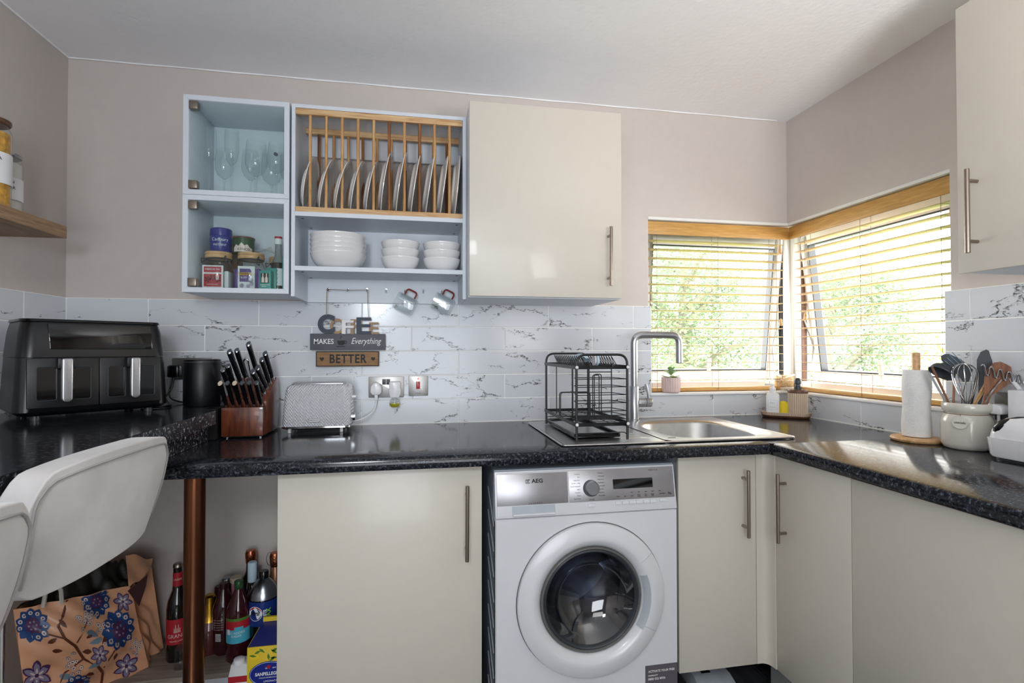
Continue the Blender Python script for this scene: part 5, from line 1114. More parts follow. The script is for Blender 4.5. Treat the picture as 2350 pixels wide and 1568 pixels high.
obj('sponge_block', MB().prism([(1.652, .927), (1.694, .927), (1.696, .980), (1.678, .977), (1.670, .986), (1.657, .984), (1.653, .972)], 'y', 2.105, 2.128), 'sponge', spg, bev=.003)
ds = thing('soap_dispenser', 'cream and brown ribbed pump dispenser with a dark grey pump on the oval tray', 'soap dispenser', (1.725, 2.09, .927))
qx, qy = 1.716, 2.086
n = 120; vs = []; stp = [(0, 0), (.038, 0), (.0405, .003), (.0405, .098), (.036, .1)]
for r, z in stp:
    for k in range(n): a = 2*PI*k/n; rr = r+(.0009*(1 if k % 4 < 2 else -1) if r > .039 else 0); vs.append((qx+rr*math.cos(a), qy+rr*math.sin(a), .927+z))
obj('ribbed_body', MB().add(vs, [(i*n+j, i*n+(j+1) % n, (i+1)*n+(j+1) % n, (i+1)*n+j) for i in range(len(stp)-1) for j in range(n)]), 'cream2', ds, ang=20)
gv = MB()
for k in range(30):
    a = 2*PI*(k*4+2.5)/120; gv.tube([(qx+.0398*math.cos(a), qy+.0398*math.sin(a), .931), (qx+.0398*math.cos(a), qy+.0398*math.sin(a), 1.024)], .0008, 4)
obj('groove', gv, 'spoonw', ds)
lath('top_band', [(.0365, .0985), (.0415, .0985), (.042, .102), (.042, .111), (.040, .1135), (0, .114)], qx, qy, .927, 'walnut', ds)
lath('pump', [(0, 0), (.0155, 0), (.0155, .012), (.012, .014), (.011, .024), (.014, .027), (.0145, .040), (.012, .048), (.006, .052), (0, .0525)], qx, qy, 1.041, 'charcoal', ds)
cj = thing('candle_jar', 'square glass jar of dried flakes with a cream base on the sill corner', 'jar', (1.80, 2.285, 1.0225))
jx, jy = 1.822, 2.262
obj('base', MB().box(jx-.050, jx+.03, jy-.0, jy+.07, 1.0225, 1.036), 'cream2', cj, bev=.002)
obj('glass_body', MB().box(jx-.048, jx+.028, jy+.002, jy+.068, 1.0365, 1.102), 'glass', cj, bev=.003)
obj('flakes', MB().box(jx-.044, jx+.024, jy+.006, jy+.064, 1.038, 1.094), 'oats', cj, bev=.006)
# --- paper towel
ptw = thing('paper_towel_holder', 'white kitchen roll on a round wooden holder', 'kitchen roll', (1.69, 1.493, .9105))
cx, cy = 1.690, 1.493
lath('wooden_base', [(0, 0), (.070, 0), (.075, .004), (.076, .009), (.073, .014), (.068, .0155), (0, .0155)], cx, cy, .9105, 'bamboo', ptw, n=48)
obj('pole', MB().cyl((cx, cy, .926), (cx, cy, 1.214), .0125, 24), 'bamboo', ptw, bev=.001)
rl = MB(); n = 60; hs = 12; vs = []
for j in range(hs+1):
    z = .9285+.2265*j/hs; r0 = .0405+.0015*math.sin(j*.9)
    for k in range(n): a = 2*PI*k/n; r = r0+.0012*math.sin(a*3+j*.4); vs.append((cx+r*math.cos(a), cy+r*math.sin(a), z))
fs = [(i*n+j, i*n+(j+1) % n, (i+1)*n+(j+1) % n, (i+1)*n+j) for i in range(hs) for j in range(n)]+[tuple(range(n-1, -1, -1)), tuple(range(hs*n, (hs+1)*n))]
obj('paper_roll', MB().add(vs, fs), 'paper', ptw, ang=60)
# --- crock and utensils
ck = thing('utensil_pot', 'cream stoneware pot with a round tag holding kitchen utensils', 'utensil pot', (1.721, 1.352, .9105))
kx, ky = 1.7215, 1.353
lath('pot', [(0, 0), (.052, 0), (.060, .005), (.0655, .018), (.0665, .05), (.0665, .085), (.062, .103), (.056, .110), (.0545, .114), (.061, .121), (.0635, .128), (.063, .142), (.0605, .146), (.057, .143), (.052, .118), (.058, .1), (.058, .02), (0, .012)], kx, ky, .9105, 'stone', ck, n=56, ang=50)
obj('twine', MB().tube([(kx+.0565*math.cos(a), ky+.0565*math.sin(a), 1.0225) for a in [2*PI*i/40 for i in range(40)]], .0012, 6, closed=True), 'rope', ck)
ta = math.radians(205); tc2 = Vector((kx+.0685*math.cos(ta), ky+.0685*math.sin(ta), .998)); rm2 = Matrix.Rotation(ta, 4, 'Z')@Matrix.Rotation(math.radians(-8), 4, 'Y')
tg = obj('tag', MB().lathe([(0, .003), (.0195, .003), (.0205, .0015), (.0195, 0), (0, 0)], c=tc2, axis='x', n=32, mtx=rm2), 'stone', ck)
obj('tag_string', MB().tube([tc2+Vector((0, 0, .017)), tc2+Vector((.003, .002, .027))], .0011, 5), 'rope', tg)
text('tag_lettering', 'utensils', .0095, tc2+Vector((math.cos(ta), math.sin(ta), 0))*.0045, 'ink', tg, Matrix.Rotation(ta+PI/2, 4, 'Z')@FRONT, .0002)
zr = 1.05
def U(name, label, cat='utensil'): return thing(name, label, cat, (kx, ky, .93), 'utensils standing in the cream pot')
def bl(pts, w_, th, m_, nme, parent, dirv=(1, 0, 0)):
    """flat bent blade following pts, with half widths w_"""
    pts = [Vector(p) for p in pts]; mb = MB(); vs = []
    for i, p in enumerate(pts):
        t = (pts[min(i+1, len(pts)-1)]-pts[max(i-1, 0)]).normalized(); s_ = Vector(dirv); s_ = (s_-t*s_.dot(t)).normalized(); nn = t.cross(s_)
        vs += [p-s_*w_[i]-nn*th, p+s_*w_[i]-nn*th, p+s_*w_[i]+nn*th, p-s_*w_[i]+nn*th]
    fs = [(4*i+j, 4*i+(j+1) % 4, 4*i+4+(j+1) % 4, 4*i+4+j) for i in range(len(pts)-1) for j in range(4)]+[(3, 2, 1, 0), tuple(range(4*len(pts)-4, 4*len(pts)))]
    return obj(nme, mb.add(vs, fs), m_, parent, ang=45)
VN = Vector((.79, .61, 0)); VS = Vector((.61, -.79, 0))       # view direction and screen-right at the pot
def K(s_, z, d=0): p = Vector((kx, ky, z))+VS*s_+VN*d; return p
# px scale: about 1 px = .00107 m here; pot centre is u=2221
def ku(u, v, d=0):
    """point near the pot from photo-derived offsets"""
    return K((u-2221)*.00104*(1+d*.5), 1.055+(922-v)*.00131, d)
t = U('ladle', 'dark grey deep ladle leaning left out of the cream pot')
obj('ladle_bowl', MB().lathe([(0, -.030), (.018, -.027), (.033, -.014), (.038, .002), (.0365, .004), (.030, -.010), (.016, -.022), (0, -.025)], c=ku(2163, 850, .01), n=28, mtx=Matrix.Rotation(math.radians(150), 4, VN.cross(Vector((0, 0, 1))))@Matrix.Rotation(math.radians(-25), 4, VN)), 'grnp', t, ang=60)
obj('ladle_handle', MB().tube([ku(2192, 865, .01), ku(2192, 880, .01), ku(2190, 925, .01), ku(2195, 990, 0)], [.004, .0035, .003, .003], 10), 'copperr', t)
t = U('slotted_turner', 'grey nylon slotted turner tilting up left out of the pot')
bl([ku(2166, 806, .03), ku(2172, 812, .03), ku(2195, 828, .03), ku(2218, 848, .03), ku(2220, 872, .03)], [.006, .015, .021, .021, .007], .0015, 'grnp', 'turner_blade', t, VS-Vector((0, 0, -1))*.8)
sl = MB()
for k in range(4): sl.tube([ku(2170+k*6, 820-k*7, .0265), ku(2192+k*7, 840-k*5, .0265)], .0013, 5)
obj('slot', sl, 'pgrey', t)
obj('turner_handle', MB().tube([ku(2219, 870, .03), ku(2212, 900, .03), ku(2206, 930, .02), ku(2205, 985, 0)], [.003, .0025, .003, .003], 8), 'chrome', t)
t = U('serving_spoon', 'large dark solid spoon head standing at the back of the pot')
bl([ku(2270, 794, .03), ku(2264, 800, .03), ku(2262, 818, .03), ku(2264, 845, .03), ku(2258, 865, .03), ku(2250, 925, .02), ku(2245, 985, 0)], [.004, .011, .018, .020, .010, .004, .004], .0015, 'grnp', 'spoon', t, VS+Vector((0, 0, -.2)))
t = U('whisk', 'chrome balloon whisk in the middle of the cream pot')
wk = MB(); b0 = ku(2222, 925, -.005); top = ku(2216, 826, -.02); ax = (top-b0); L_ = ax.length; ax.normalize(); s1_ = VS; s2_ = ax.cross(s1_).normalized()
for k in range(6):
    a = PI*k/6; e = s1_*math.cos(a)+s2_*math.sin(a); pts = []
    for i in range(25):
        q = i/24*2-1; ph = abs(q); r = .031*math.sin(PI*min(1, (1-ph)*1.0)/2)**.55 if False else .031*(math.sin(PI*(1-ph)**.0001/2) if False else 1)
        # balloon outline: narrow at the neck, round at the top
        s_ = (1-ph); hgt = L_*(1-(ph)**2.4) ; rad = .032*math.sin(PI*min(1, ph)**.62*.0+PI*(ph**1.15))**.8 if 0 < ph < 1 else 0
        rad = .034*(max(0, math.sin(PI*ph**.72)))**.75
        if ph <= .5: an = ph/.5*PI/2; rad = .032*math.sin(an); hh = L_-.032*(1-math.cos(an))
        else: tq = (ph-.5)/.5; rad = .032*max(.08, math.cos(tq*PI/2)**.85 if tq < 1 else 0); hh = (L_-.032)*(1-tq)
        pts.append(b0+ax*hh+e*rad*(1 if q > 0 else -1))
    wk.tube(pts, .0012, 5)
obj('whisk_wires', wk, 'chrome', t)
obj('whisk_handle', MB().tube([b0+ax*.004, b0-ax*.06], [.006, .006], 12), 'chrome', t)
t = U('wooden_spatula', 'brown wooden round-headed spatula leaning right out of the pot')
bl([ku(2305, 824, -.01), ku(2302, 828, -.01), ku(2296, 845, -.01), ku(2288, 865, -.01), ku(2278, 882, -.01), ku(2270, 897, -.01), ku(2262, 925, -.01), ku(2248, 985, 0)], [.008, .020, .029, .029, .020, .009, .006, .006], .003, 'spoonw', 'spatula', t, VS+Vector((0, 0, .35)))
t = U('potato_masher', 'wavy chrome potato masher sticking out to the right of the pot')
wp = []
for i in range(41):
    q = i/40; wp.append(ku(2256+95*q, 838+26*q+(12 if (i//4) % 2 else -10)*(1 if i % 4 in (1, 2) else .65), -.02))
obj('masher_wire', MB().tube(bend(wp, .004, 2), .0028, 8), 'chrome', t)
obj('masher_handle', MB().tube([ku(2300, 862, -.02), ku(2268, 905, -.02), ku(2262, 925, -.01), ku(2255, 985, 0)], [.0025, .0025, .003, .004], 8), 'chrome', t)
for i, (u0, v0, u1, lab, mm) in enumerate(((2140, 836, 2180, 'copper-coloured thin handle leaning far left out of the pot', 'copperr'), (2133, 852, 2174, 'pale grey-green thin handle at the far left of the pot', 'scale'),
        (2270, 862, 2236, 'pale bamboo stick leaning right in the pot', 'bamboo'), (2281, 860, 2240, 'second bamboo stick crossing the first in the pot', 'bamboo'), (2247, 846, 2232, 'dark wire tongs arm in the middle of the pot', 'charcoal'))):
    t = U(('copper_spoon', 'grey_spoon', 'bamboo_stick', 'bamboo_stick', 'tongs')[i], lab)
    obj('shaft', MB().tube([ku(u0, v0, -.015+.006*i), ku((u0+u1)/2, (v0+925)/2, -.012+.006*i), ku(u1, 925, -.01+.004*i), ku(u1+8 if u1 < 2221 else u1-6, 985, 0)], [.0032, .0035, .003, .003], 8), mm, t)
# --- table bin / device
dv = thing('tabletop_bin', 'white domed tabletop bin with a black teardrop opening at the right edge', 'bin', (1.70, 1.16, .9105))
obj('lower_box', loft([(rrect(1.625, 1.785, 1.05, 1.225, .03, 5), .919), (rrect(1.622, 1.788, 1.047, 1.228, .03, 5), .925), (rrect(1.618, 1.790, 1.043, 1.232, .03, 5), .972)]), 'whitep', dv, ang=50)
dm_ = MB(); vs = []; n = 12
dome = [(1.622, 1.786, 1.047, 1.228, .9725), (1.623, 1.786, 1.05, 1.222, .995), (1.628, 1.782, 1.056, 1.212, 1.015), (1.638, 1.772, 1.068, 1.195, 1.030), (1.652, 1.76, 1.085, 1.17, 1.036)]
obj('domed_lid', loft([(rrect(a, b_, c_, d_, .029, 5), z) for a, b_, c_, d_, z in dome]), 'whitep', dv, ang=50)
obj('base_ring', loft([(rrect(1.632, 1.778, 1.057, 1.218, .028, 5), .9105), (rrect(1.632, 1.778, 1.057, 1.218, .028, 5), .9188)]), 'charcoal', dv)
td = MB(); pts = []
for k in range(24):
    a = 2*PI*k/24; r = .020 if math.cos(a) < .3 else .020+.018*(math.cos(a)-.3); pts.append((r*math.cos(a), r*math.sin(a)*(.95 if math.cos(a) < 0 else .8)))
cc_ = Vector((1.6285, 1.185, 1.004)); 
fc = [(cc_+Vector((-.004+abs(y_)*.05+max(0, x_)*.42, -y_*.2+.000-x_*.62, 0))+Vector((0, -y_*.8, x_*.78))) for x_, y_ in pts]
obj('teardrop_opening', MB().tube([(1.640, 1.203, .984), (1.637, 1.200, .990), (1.637, 1.196, 1.000), (1.640, 1.188, 1.010), (1.646, 1.176, 1.020), (1.654, 1.160, 1.029), (1.664, 1.140, 1.034), (1.672, 1.120, 1.035)], [.006, .013, .0165, .016, .0125, .009, .006, .002], 16), 'black', dv, ang=70)
# --- right wall socket and adaptors
s4 = thing('wall_socket', 'steel double socket on the right wall behind the white bin', 'socket', (1.79, 1.28, 1.05))
def rw(x0, x1, ya, yb, za, zb2, r=.003): return MB().prism(rrect(ya, yb, za, zb2, r), 'x', x0, x1)
obj('face_plate', rw(XR-.0125, XR-.0078, 1.165, 1.318, 1.005, 1.093), 'plate_steel', s4, bev=.001)
p4 = thing('plug', 'white plug in the right wall socket above the bin', 'plug', (1.76, 1.29, 1.04))
obj('plug_body', MB().prism([(1.268, 1.028), (1.268, 1.045), (1.276, 1.054), (1.292, 1.058), (1.308, 1.053), (1.316, 1.040), (1.314, 1.030), (1.306, 1.026), (1.276, 1.026)], 'x', 1.742, 1.7822), 'whitep', p4, bev=.004)
obj('cord', MB().tube(bend([(1.76, 1.290, 1.028), (1.76, 1.290, .985), (1.775, 1.27, .95), (1.775, 1.245, .914)], .02), .004, 8), 'whitep', p4)
a4 = thing('charger', 'tall white adaptor plugged in at the right edge of the picture', 'charger', (1.75, 1.225, 1.05))
obj('charger_body', MB().box(1.735, 1.7822, 1.20, 1.248, 1.005, 1.105), 'whitep', a4, bev=.004)
obj('flex', MB().tube([(1.765, 1.235, 1.105), (1.775, 1.262, 1.13), (1.782, 1.275, 1.15)], .006, 8), 'whitep', a4)
# ================================================================== BAR STOOLS
def stool():
    """faces -X (towards the bar); origin on the floor under the seat"""
    t = thing('bar_stool', 'x', 'bar stool')
    NU, NV = 36, 18; Wd = .207
    def surf(u, v, d):
        # u: -1..1 across (Y), v: 0..1 up; d: 0 outer back, 1 inner
        k = abs(u)**3.2
        top = .274-.022*abs(u)**3-.045*max(0, abs(u)-.80)**2/.04; bot = .045+.006*k+.028*max(0, abs(u)-.82)**2/.0324
        z = bot+(top-bot)*v
        wv = .92+.08*math.sin(min(1, v*1.3)*PI/2)
        y = Wd*wv*u*(1-.012*d)
        bow = .03*abs(u)**2.6
        lean = .025*v
        belly = -.012*(1-v)**2.5
        x = .185-bow+lean+belly
        th = .055*d
        return Vector((x-th, y, .765+z))
    vs = []; fs = []
    for d in (0, 1):
        for j in range(NV+1):
            for i in range(NU+1): vs.append(surf(-1+2*i/NU, j/NV, d))
    o_ = (NU+1)*(NV+1)
    for d in (0, 1):
        for j in range(NV):
            for i in range(NU):
                a = d*o_+j*(NU+1)+i; f = (a, a+1, a+NU+2, a+NU+1); fs.append(f if d == 0 else f[::-1])
    ring = [j*(NU+1) for j in range(NV+1)]+[NV*(NU+1)+i for i in range(1, NU+1)]+[j*(NU+1)+NU for j in range(NV-1, -1, -1)]+[i for i in range(NU-1, 0, -1)]
    for k in range(len(ring)): a, b_ = ring[k], ring[(k+1) % len(ring)]; fs.append((a, b_, b_+o_, a+o_))
    bk = obj('backrest', MB().add(vs, fs), 'velvet', t, bev=0, ang=70)
    md = bk.modifiers.new('bevel', 'BEVEL'); md.width = .018; md.segments = 4; md.limit_method = 'ANGLE'; md.angle_limit = math.radians(50)
    se = [surf(-1+2*i/40, .035, 0)+Vector((.003, 0, 0)) for i in range(3, 38)]
    e = []
    for k in range(60):
        a = k/59
        if a < .25: u, v = -.955, .06+.86*a/.25
        elif a < .75: u, v = -.955+1.91*(a-.25)/.5, .925-.0*a
        else: u, v = .955, .92-.86*(a-.75)/.25
        e.append(surf(u, v, 0)+Vector((.0015, 0, 0)))
    obj('piping', MB().tube(e, .0022, 6), 'velvet2', bk)
    def seat(u, v):
        a = 2*PI*u; return None
    secs = []
    for r, z in ((.80, .832), (.97, .836), (1.0, .846), (1.0, .868), (.96, .882), (.85, .888)):
        secs.append(([(-.055+.185*r*math.cos(a)*(1 if math.cos(a) > 0 else 1.05), .195*r*math.sin(a)) for a in [2*PI*k/32 for k in range(32)]], z))
    obj('seat', loft(secs), 'velvet', t, ang=60)
    obj('pedestal', MB().cyl((-.03, 0, .03), (-.03, 0, .50), .030, 24).cyl((-.03, 0, .50), (-.03, 0, .831), .020, 24), 'chrome', t)
    obj('base_plate', MB().lathe([(0, .035), (.035, .033), (.12, .018), (.19, .012), (.2, .006), (.2, 0), (0, 0)], c=(-.03, 0, 0), n=40), 'chrome', t)
    obj('footrest', MB().tube([(-.03-.15*math.cos(a), .15*math.sin(a), .30) for a in [-1.3+2.6*i/16 for i in range(17)]], .010, 10).tube([(-.03, 0, .30), (-.18, 0, .30)], .009, 8), 'chrome', t)
    return t
s1_ = stool(); s1_['label'] = 'grey velvet bar stool nearer the floral bag, seen whole from behind'; s1_['group'] = 'grey velvet bar stools at the breakfast bar'
place(s1_, (-.768, 1.155, 0), (0, 0, math.radians(-3)))
s2_ = dup(s1_, loc=(-.712, .632, 0), rot=(0, 0, math.radians(-2)), label='grey velvet bar stool cut off by the left edge of the picture')
# ================================================================== FLORAL BAG
bgx = thing('shopping_bag', 'peach floral carrier bag full of dark rubbish under the breakfast bar', 'bag', (-1.0, 1.95, .1))
# four corners of the front face (bottom-left, bottom-right, top-right, top-left) and the back face
FBL, FBR, FTR, FTL = Vector((-1.17, 1.84, .1015)), Vector((-.935, 2.05, .1015)), Vector((-.974, 2.01, .405)), Vector((-1.187, 1.80, .450))
BBR, BTR, BTL, BBL = Vector((-.94, 2.17, .1015)), Vector((-.965, 2.13, .435)), Vector((-1.20, 2.12, .45)), Vector((-1.24, 2.08, .1015))
def bil(a, b_, c, d, u, v): return (a*(1-u)+b_*u)*(1-v)+(d*(1-u)+c*u)*v
def crump(p, n, s=1):
    q = p*16; return p+n*s*(.011*math.sin(q.x*1.7+q.z*1.1)+.008*math.sin(q.y*2.3-q.z*1.9)+.004*math.sin(q.x*4+q.y*5+q.z*6))
nF = (FBR-FBL).cross(FTL-FBL).normalized()
def front(u, v, off=0):
    p = bil(FBL, FBR, FTR, FTL, u, v); bul = .04*math.sin(PI*u)*math.sin(PI*min(1, v*1.0+.0))
    return crump(p+nF*(bul+off), nF, min(1, 4*u*(1-u)+.3))
nS = (BBR-FBR).cross(FTR-FBR).normalized()
def side(u, v):
    p = bil(FBR, BBR, BTR, FTR, u, v); q = p-nS*.05*math.sin(PI*u)*(.4+.6*v)
    return crump(q, nS, .9*math.sin(PI*u)+.1)+nS*.008*math.sin(u*19+v*13)*math.sin(PI*u)
fp = obj('front_panel', MB().grid(front, 40, 36), 'peach', bgx, ang=80, weld=False)
obj('side_panel', MB().grid(side, 26, 36), 'peach', bgx, ang=80, weld=False)
obj('back_panel', MB().grid(lambda u, v: bil(BBL, BBR, BTR, BTL, u, v), 10, 10).grid(lambda u, v: bil(FBL, BBL, BTL, FTL, u, v), 10, 10), 'peach', bgx, ang=80, weld=False)
fo = [front(.80, 1), front(.97, 1), front(1, 1), side(.5, 1.0), side(1, 1)]
obj('folded_corner', MB().add([(-.966, 1.975, .405), (-.925, 2.02, .440), (-.935, 1.985, .345), (-.93, 2.02, .40)], [(0, 1, 2), (1, 3, 2)]), 'maroon', bgx, weld=False)
obj('rim_flap', MB().grid(lambda u, v: bil(Vector((-.968, 1.985, .408)), Vector((-.927, 2.03, .442)), Vector((-.955, 2.12, .455)), Vector((-1.03, 2.09, .490)), u, v)+Vector((0, 0, .006*math.sin(u*8+v*5))), 8, 8), 'peach', bgx, ang=80, weld=False)
R_ = random.Random(2)
obj('dark_contents', MB().grid(lambda u, v: bil(FTL+Vector((0, .01, -.01)), FTR+Vector((-.01, .01, -.02)), BTR+Vector((-.01, -.01, -.02)), BTL, u, v)+Vector((0, 0, .065*math.sin(PI*u)*math.sin(PI*v)+.02*math.sin(u*14)*math.sin(v*11+u*5)+.01*math.sin(u*31+v*23))), 40, 30), 'darkbag', bgx, ang=60, weld=False)
obj('bag_tie', MB().tube(bend([front(.22, .985, .01), front(.24, 1, .02)+Vector((0, 0, .05)), front(.36, 1, .02)+Vector((0, 0, .05)), front(.37, .985, .01)], .02, 4), .006, 6), 'stone', bgx)
# flat print following the front face
PR = {}
def pshape(key, pts, lay):
    vs = [front(min(.995, max(.005, u)), min(.995, max(.005, v)), .0016+.0007*lay) for u, v in pts]
    cu_, cv_ = sum(p[0] for p in pts)/len(pts), sum(p[1] for p in pts)/len(pts)
    c = front(min(.995, max(.005, cu_)), min(.995, max(.005, cv_)), .0016+.0007*lay); n_ = len(vs)
    PR.setdefault(key, MB()).add([c]+vs, [(0, i+1, (i+1) % n_+1) for i in range(n_)])
def petal(key, cx, cy, a, l, w_, lay, asp=1.25):
    pts = []
    for t, ww in ((0, .15), (.3, .8), (.6, 1), (.85, .6), (1, 0), (.85, -.6), (.6, -1), (.3, -.8), (0, -.15)):
        x, y = t*l, ww*w_; pts.append((cx+(x*math.cos(a)-y*math.sin(a)), cy+(x*math.sin(a)+y*math.cos(a))*asp))
    pshape(key, pts, lay)
def disc(key, cx, cy, r, lay, n_=9): pshape(key, [(cx+r*math.cos(2*PI*i/n_), cy+r*1.25*math.sin(2*PI*i/n_)) for i in range(n_)], lay)
def line(key, pts, w_, lay):
    for (a, b_) in zip(pts, pts[1:]):
        dx, dy = b_[0]-a[0], b_[1]-a[1]; l = math.hypot(dx, dy) or 1; nx, ny = -dy/l*w_, dx/l*w_
        pshape(key, [(a[0]+nx, a[1]+ny), (b_[0]+nx, b_[1]+ny), (b_[0]-nx, b_[1]-ny), (a[0]-nx, a[1]-ny)], lay)
def bigflower(cx, cy, s, rot=0):
    for k in range(11):
        a = rot+k*2*PI/11; petal('pblue', cx, cy, a, s*1.0, s*.30, 1)
        disc('pwhite', cx+math.cos(a)*s*.70, cy+math.sin(a)*s*.70*1.25, s*.13, 2); disc('pblue', cx+math.cos(a)*s*.70, cy+math.sin(a)*s*.70*1.25, s*.05, 3)
    for k in range(9): petal('pink2', cx, cy, rot+k*2*PI/9, s*.5, s*.14, 4)
    for k in range(6): disc('plil', cx+math.cos(k*1.05)*s*.22, cy+math.sin(k*1.05)*s*.27, s*.06, 5)
def lilac(cx, cy, s, rot=0):
    for k in range(6):
        a = rot+k*2*PI/6; petal('pink2', cx, cy, a, s, s*.28, 1); petal('plil', cx, cy, a, s*.88, s*.19, 2); petal('pwhite', cx, cy, a, s*.5, s*.07, 3)
    disc('pink2', cx, cy, s*.14, 4)
def blossoms(cx, cy, n_, sp, seed):
    r = random.Random(seed)
    for i in range(n_):
        x, y = cx+r.gauss(0, sp), cy+r.gauss(0, sp*1.3)
        for k in range(5): a = k*2*PI/5+i; disc('pink2', x+math.cos(a)*.010, y+math.sin(a)*.0125, .0085, 1, 6)
        for k in range(5): a = k*2*PI/5+i; disc('pwhite', x+math.cos(a)*.010, y+math.sin(a)*.0125, .0068, 2, 6)
        disc('pbrown', x, y, .005, 3, 5)
line('pbrown', [(.42, 1.0), (.36, .88), (.30, .80), (.33, .68), (.40, .58), (.45, .42), (.55, .30), (.60, .15), (.58, 0)], .011, 1)
line('pbrown', [(.60, .25), (.70, .40), (.78, .52)], .007, 1); line('pbrown', [(.33, .68), (.22, .74), (.14, .78)], .007, 1); line('pbrown', [(.45, .42), (.30, .30), (.22, .15)], .008, 1)
line('pbrown', [(.42, .60), (.52, .74), (.58, .86)], .005, 1)
bigflower(.80, .58, .165, .2); bigflower(.66, .92, .135, .5); bigflower(.12, .83, .13, 1); bigflower(.38, .12, .12, .3)
lilac(.80, .14, .12, .3); lilac(.90, .84, .09, .8); lilac(.10, .35, .12, .4); lilac(.58, .42, .08, 1.1)
blossoms(.53, .80, 22, .045, 1); blossoms(.66, .68, 12, .04, 2); blossoms(.93, .32, 16, .035, 3); blossoms(.36, .38, 12, .04, 4); blossoms(.2, .1, 10, .03, 6)
for a in ((.36, .78, 2.2), (.27, .70, 3.6), (.50, .62, .3), (.62, .52, .6), (.70, .28, 1.2), (.52, .2, 2.6), (.68, .78, 1.9), (.30, .55, 2.9), (.45, .50, -.3)): petal('pbrown', a[0], a[1], a[2], .075, .018, 1)
for a in ((.60, .60, 2.5), (.52, .55, 0.1), (.36, .24, 2.8), (.48, .3, .4)): petal('pgrey', a[0], a[1], a[2], .11, .024, 1)
for k_, v_ in PR.items(): obj('floral_print', v_, k_, fp, weld=False, ang=80, kind='stuff')
# ================================================================== BOTTLES ON THE LEDGE
zl = .1005
def bottle(name, label, x, y, prof, m_, cat='bottle', z=zl, n=28):
    t = thing(name, label, cat, (x, y, z)); t['group'] = 'drinks stored under the breakfast bar'
    lath('bottle_body', prof, x, y, z, m_, t, n=n, ang=50); return t
CA = -1.25
def lab(t, x, y, r, z0, z1, m_, name='label', half=1.25, z=zl): return obj(name, wrap((x, y), r+.0008, CA-half, CA+half, z+z0, z+z1), m_, t)
# lager
x, y = -.858, 2.09
t = bottle('beer_bottle', 'dark beer bottle with a red label left of the copper tube', x, y, [(0, 0), (.033, 0), (.0355, .005), (.0355, .185), (.031, .215), (.017, .25), (.0145, .30), (.0145, .335), (.0135, .338), (0, .338)], 'winebl')
lath('crown_cap', [(.0145, .330), (.016, .332), (.0155, .340), (.012, .345), (0, .346)], x, y, zl, 'nickel', t)
l = lab(t, x, y, .0355, .065, .155, 'red'); lab(t, x, y, .0155, .265, .315, 'red', 'neck_label')
ctext('label_lettering', 'GRANDE', .019, (x, y), .0372, CA+.1, zl+.095, 'pwhite', t, sx=.9); ctext('label_lettering', 'GRAND LAGER', .007, (x, y), .0372, CA, zl+.078, 'pwhite', t); ctext('neck_lettering', 'LAGER', .010, (x, y), .0166, CA, zl+.29, 'pwhite', t)
fg = MB()
for k in range(5): fg.add([(x+.0371*math.cos(CA-.25+.12*k), y+.0371*math.sin(CA-.25+.12*k), zl+.108), (x+.0371*math.cos(CA-.17+.12*k), y+.0371*math.sin(CA-.17+.12*k), zl+.108), (x+.0371*math.cos(CA-.19+.12*k), y+.0371*math.sin(CA-.19+.12*k), zl+.124+.012*(k % 2)), (x+.0371*math.cos(CA-.23+.12*k), y+.0371*math.sin(CA-.23+.12*k), zl+.124+.012*(k % 2))], [(0, 1, 2, 3)])
obj('figure_print', fg, 'pwhite', t, weld=False)
# small glass container
t = thing('glass_tumbler', 'small clear square glass in front of the beer bottle', 'glass', (-.81, 2.04, zl)); t['group'] = 'drinks stored under the breakfast bar'
obj('glass_body', MB().box(-.835, -.792, 2.005, 2.05, zl, zl+.075), 'glass', t, bev=.004)
t = thing('small_bottle', 'tiny clear bottle with a white cap beside the copper tube', 'bottle', (-.77, 2.06, zl)); t['group'] = 'drinks stored under the breakfast bar'
lath('bottle_body', [(0, 0), (.02, 0), (.021, .06), (.012, .075), (.012, .085), (0, .085)], -.775, 2.08, zl, 'glass', t); lath('cap', [(0, .085), (.014, .085), (.014, .102), (0, .103)], -.775, 2.08, zl, 'whitep', t)
# gold foil rose bottle
x, y = -.760, 2.12
t = bottle('sparkling_bottle', 'pink sparkling bottle with gold foil just right of the copper tube', x, y, [(0, 0), (.04, 0), (.042, .005), (.042, .07), (.036, .105), (.019, .13), (.017, .19), (0, .20)], 'rose')
lath('gold_foil', [(.031, .110), (.022, .14), (.0198, .19), (.020, .202), (.014, .208), (0, .209)], x, y, zl, 'gold', t)
# dark screw cap bottle
x, y = -.743, 2.17
t = bottle('liqueur_bottle', 'dark bottle with a maroon cap and white price band', x, y, [(0, 0), (.034, 0), (.035, .004), (.035, .12), (.030, .15), (.0165, .175), (.0165, .19), (0, .19)], 'winebl')
lath('cap', [(.017, .188), (.019, .19), (.019, .213), (.016, .216), (0, .216)], x, y, zl, 'maroon', t); obj('price_band', wrap((x, y), .0205, CA-1.4, CA+1.4, zl+.165, zl+.187), 'label', t); ctext('price_lettering', '£ COD', .014, (x, y), .0212, CA, zl+.176, 'blue', t)
# silver capped
x, y = -.728, 2.195
t = bottle('sparkling_bottle', 'bottle with silver foil neck at the back against the wall', x, y, [(0, 0), (.034, 0), (.035, .10), (.030, .13), (.0165, .16), (.0155, .20), (0, .20)], 'winebl')
lath('silver_foil', [(.018, .155), (.0165, .205), (.0195, .21), (.0195, .228), (.014, .236), (0, .238)], x, y, zl, 'silver', t)
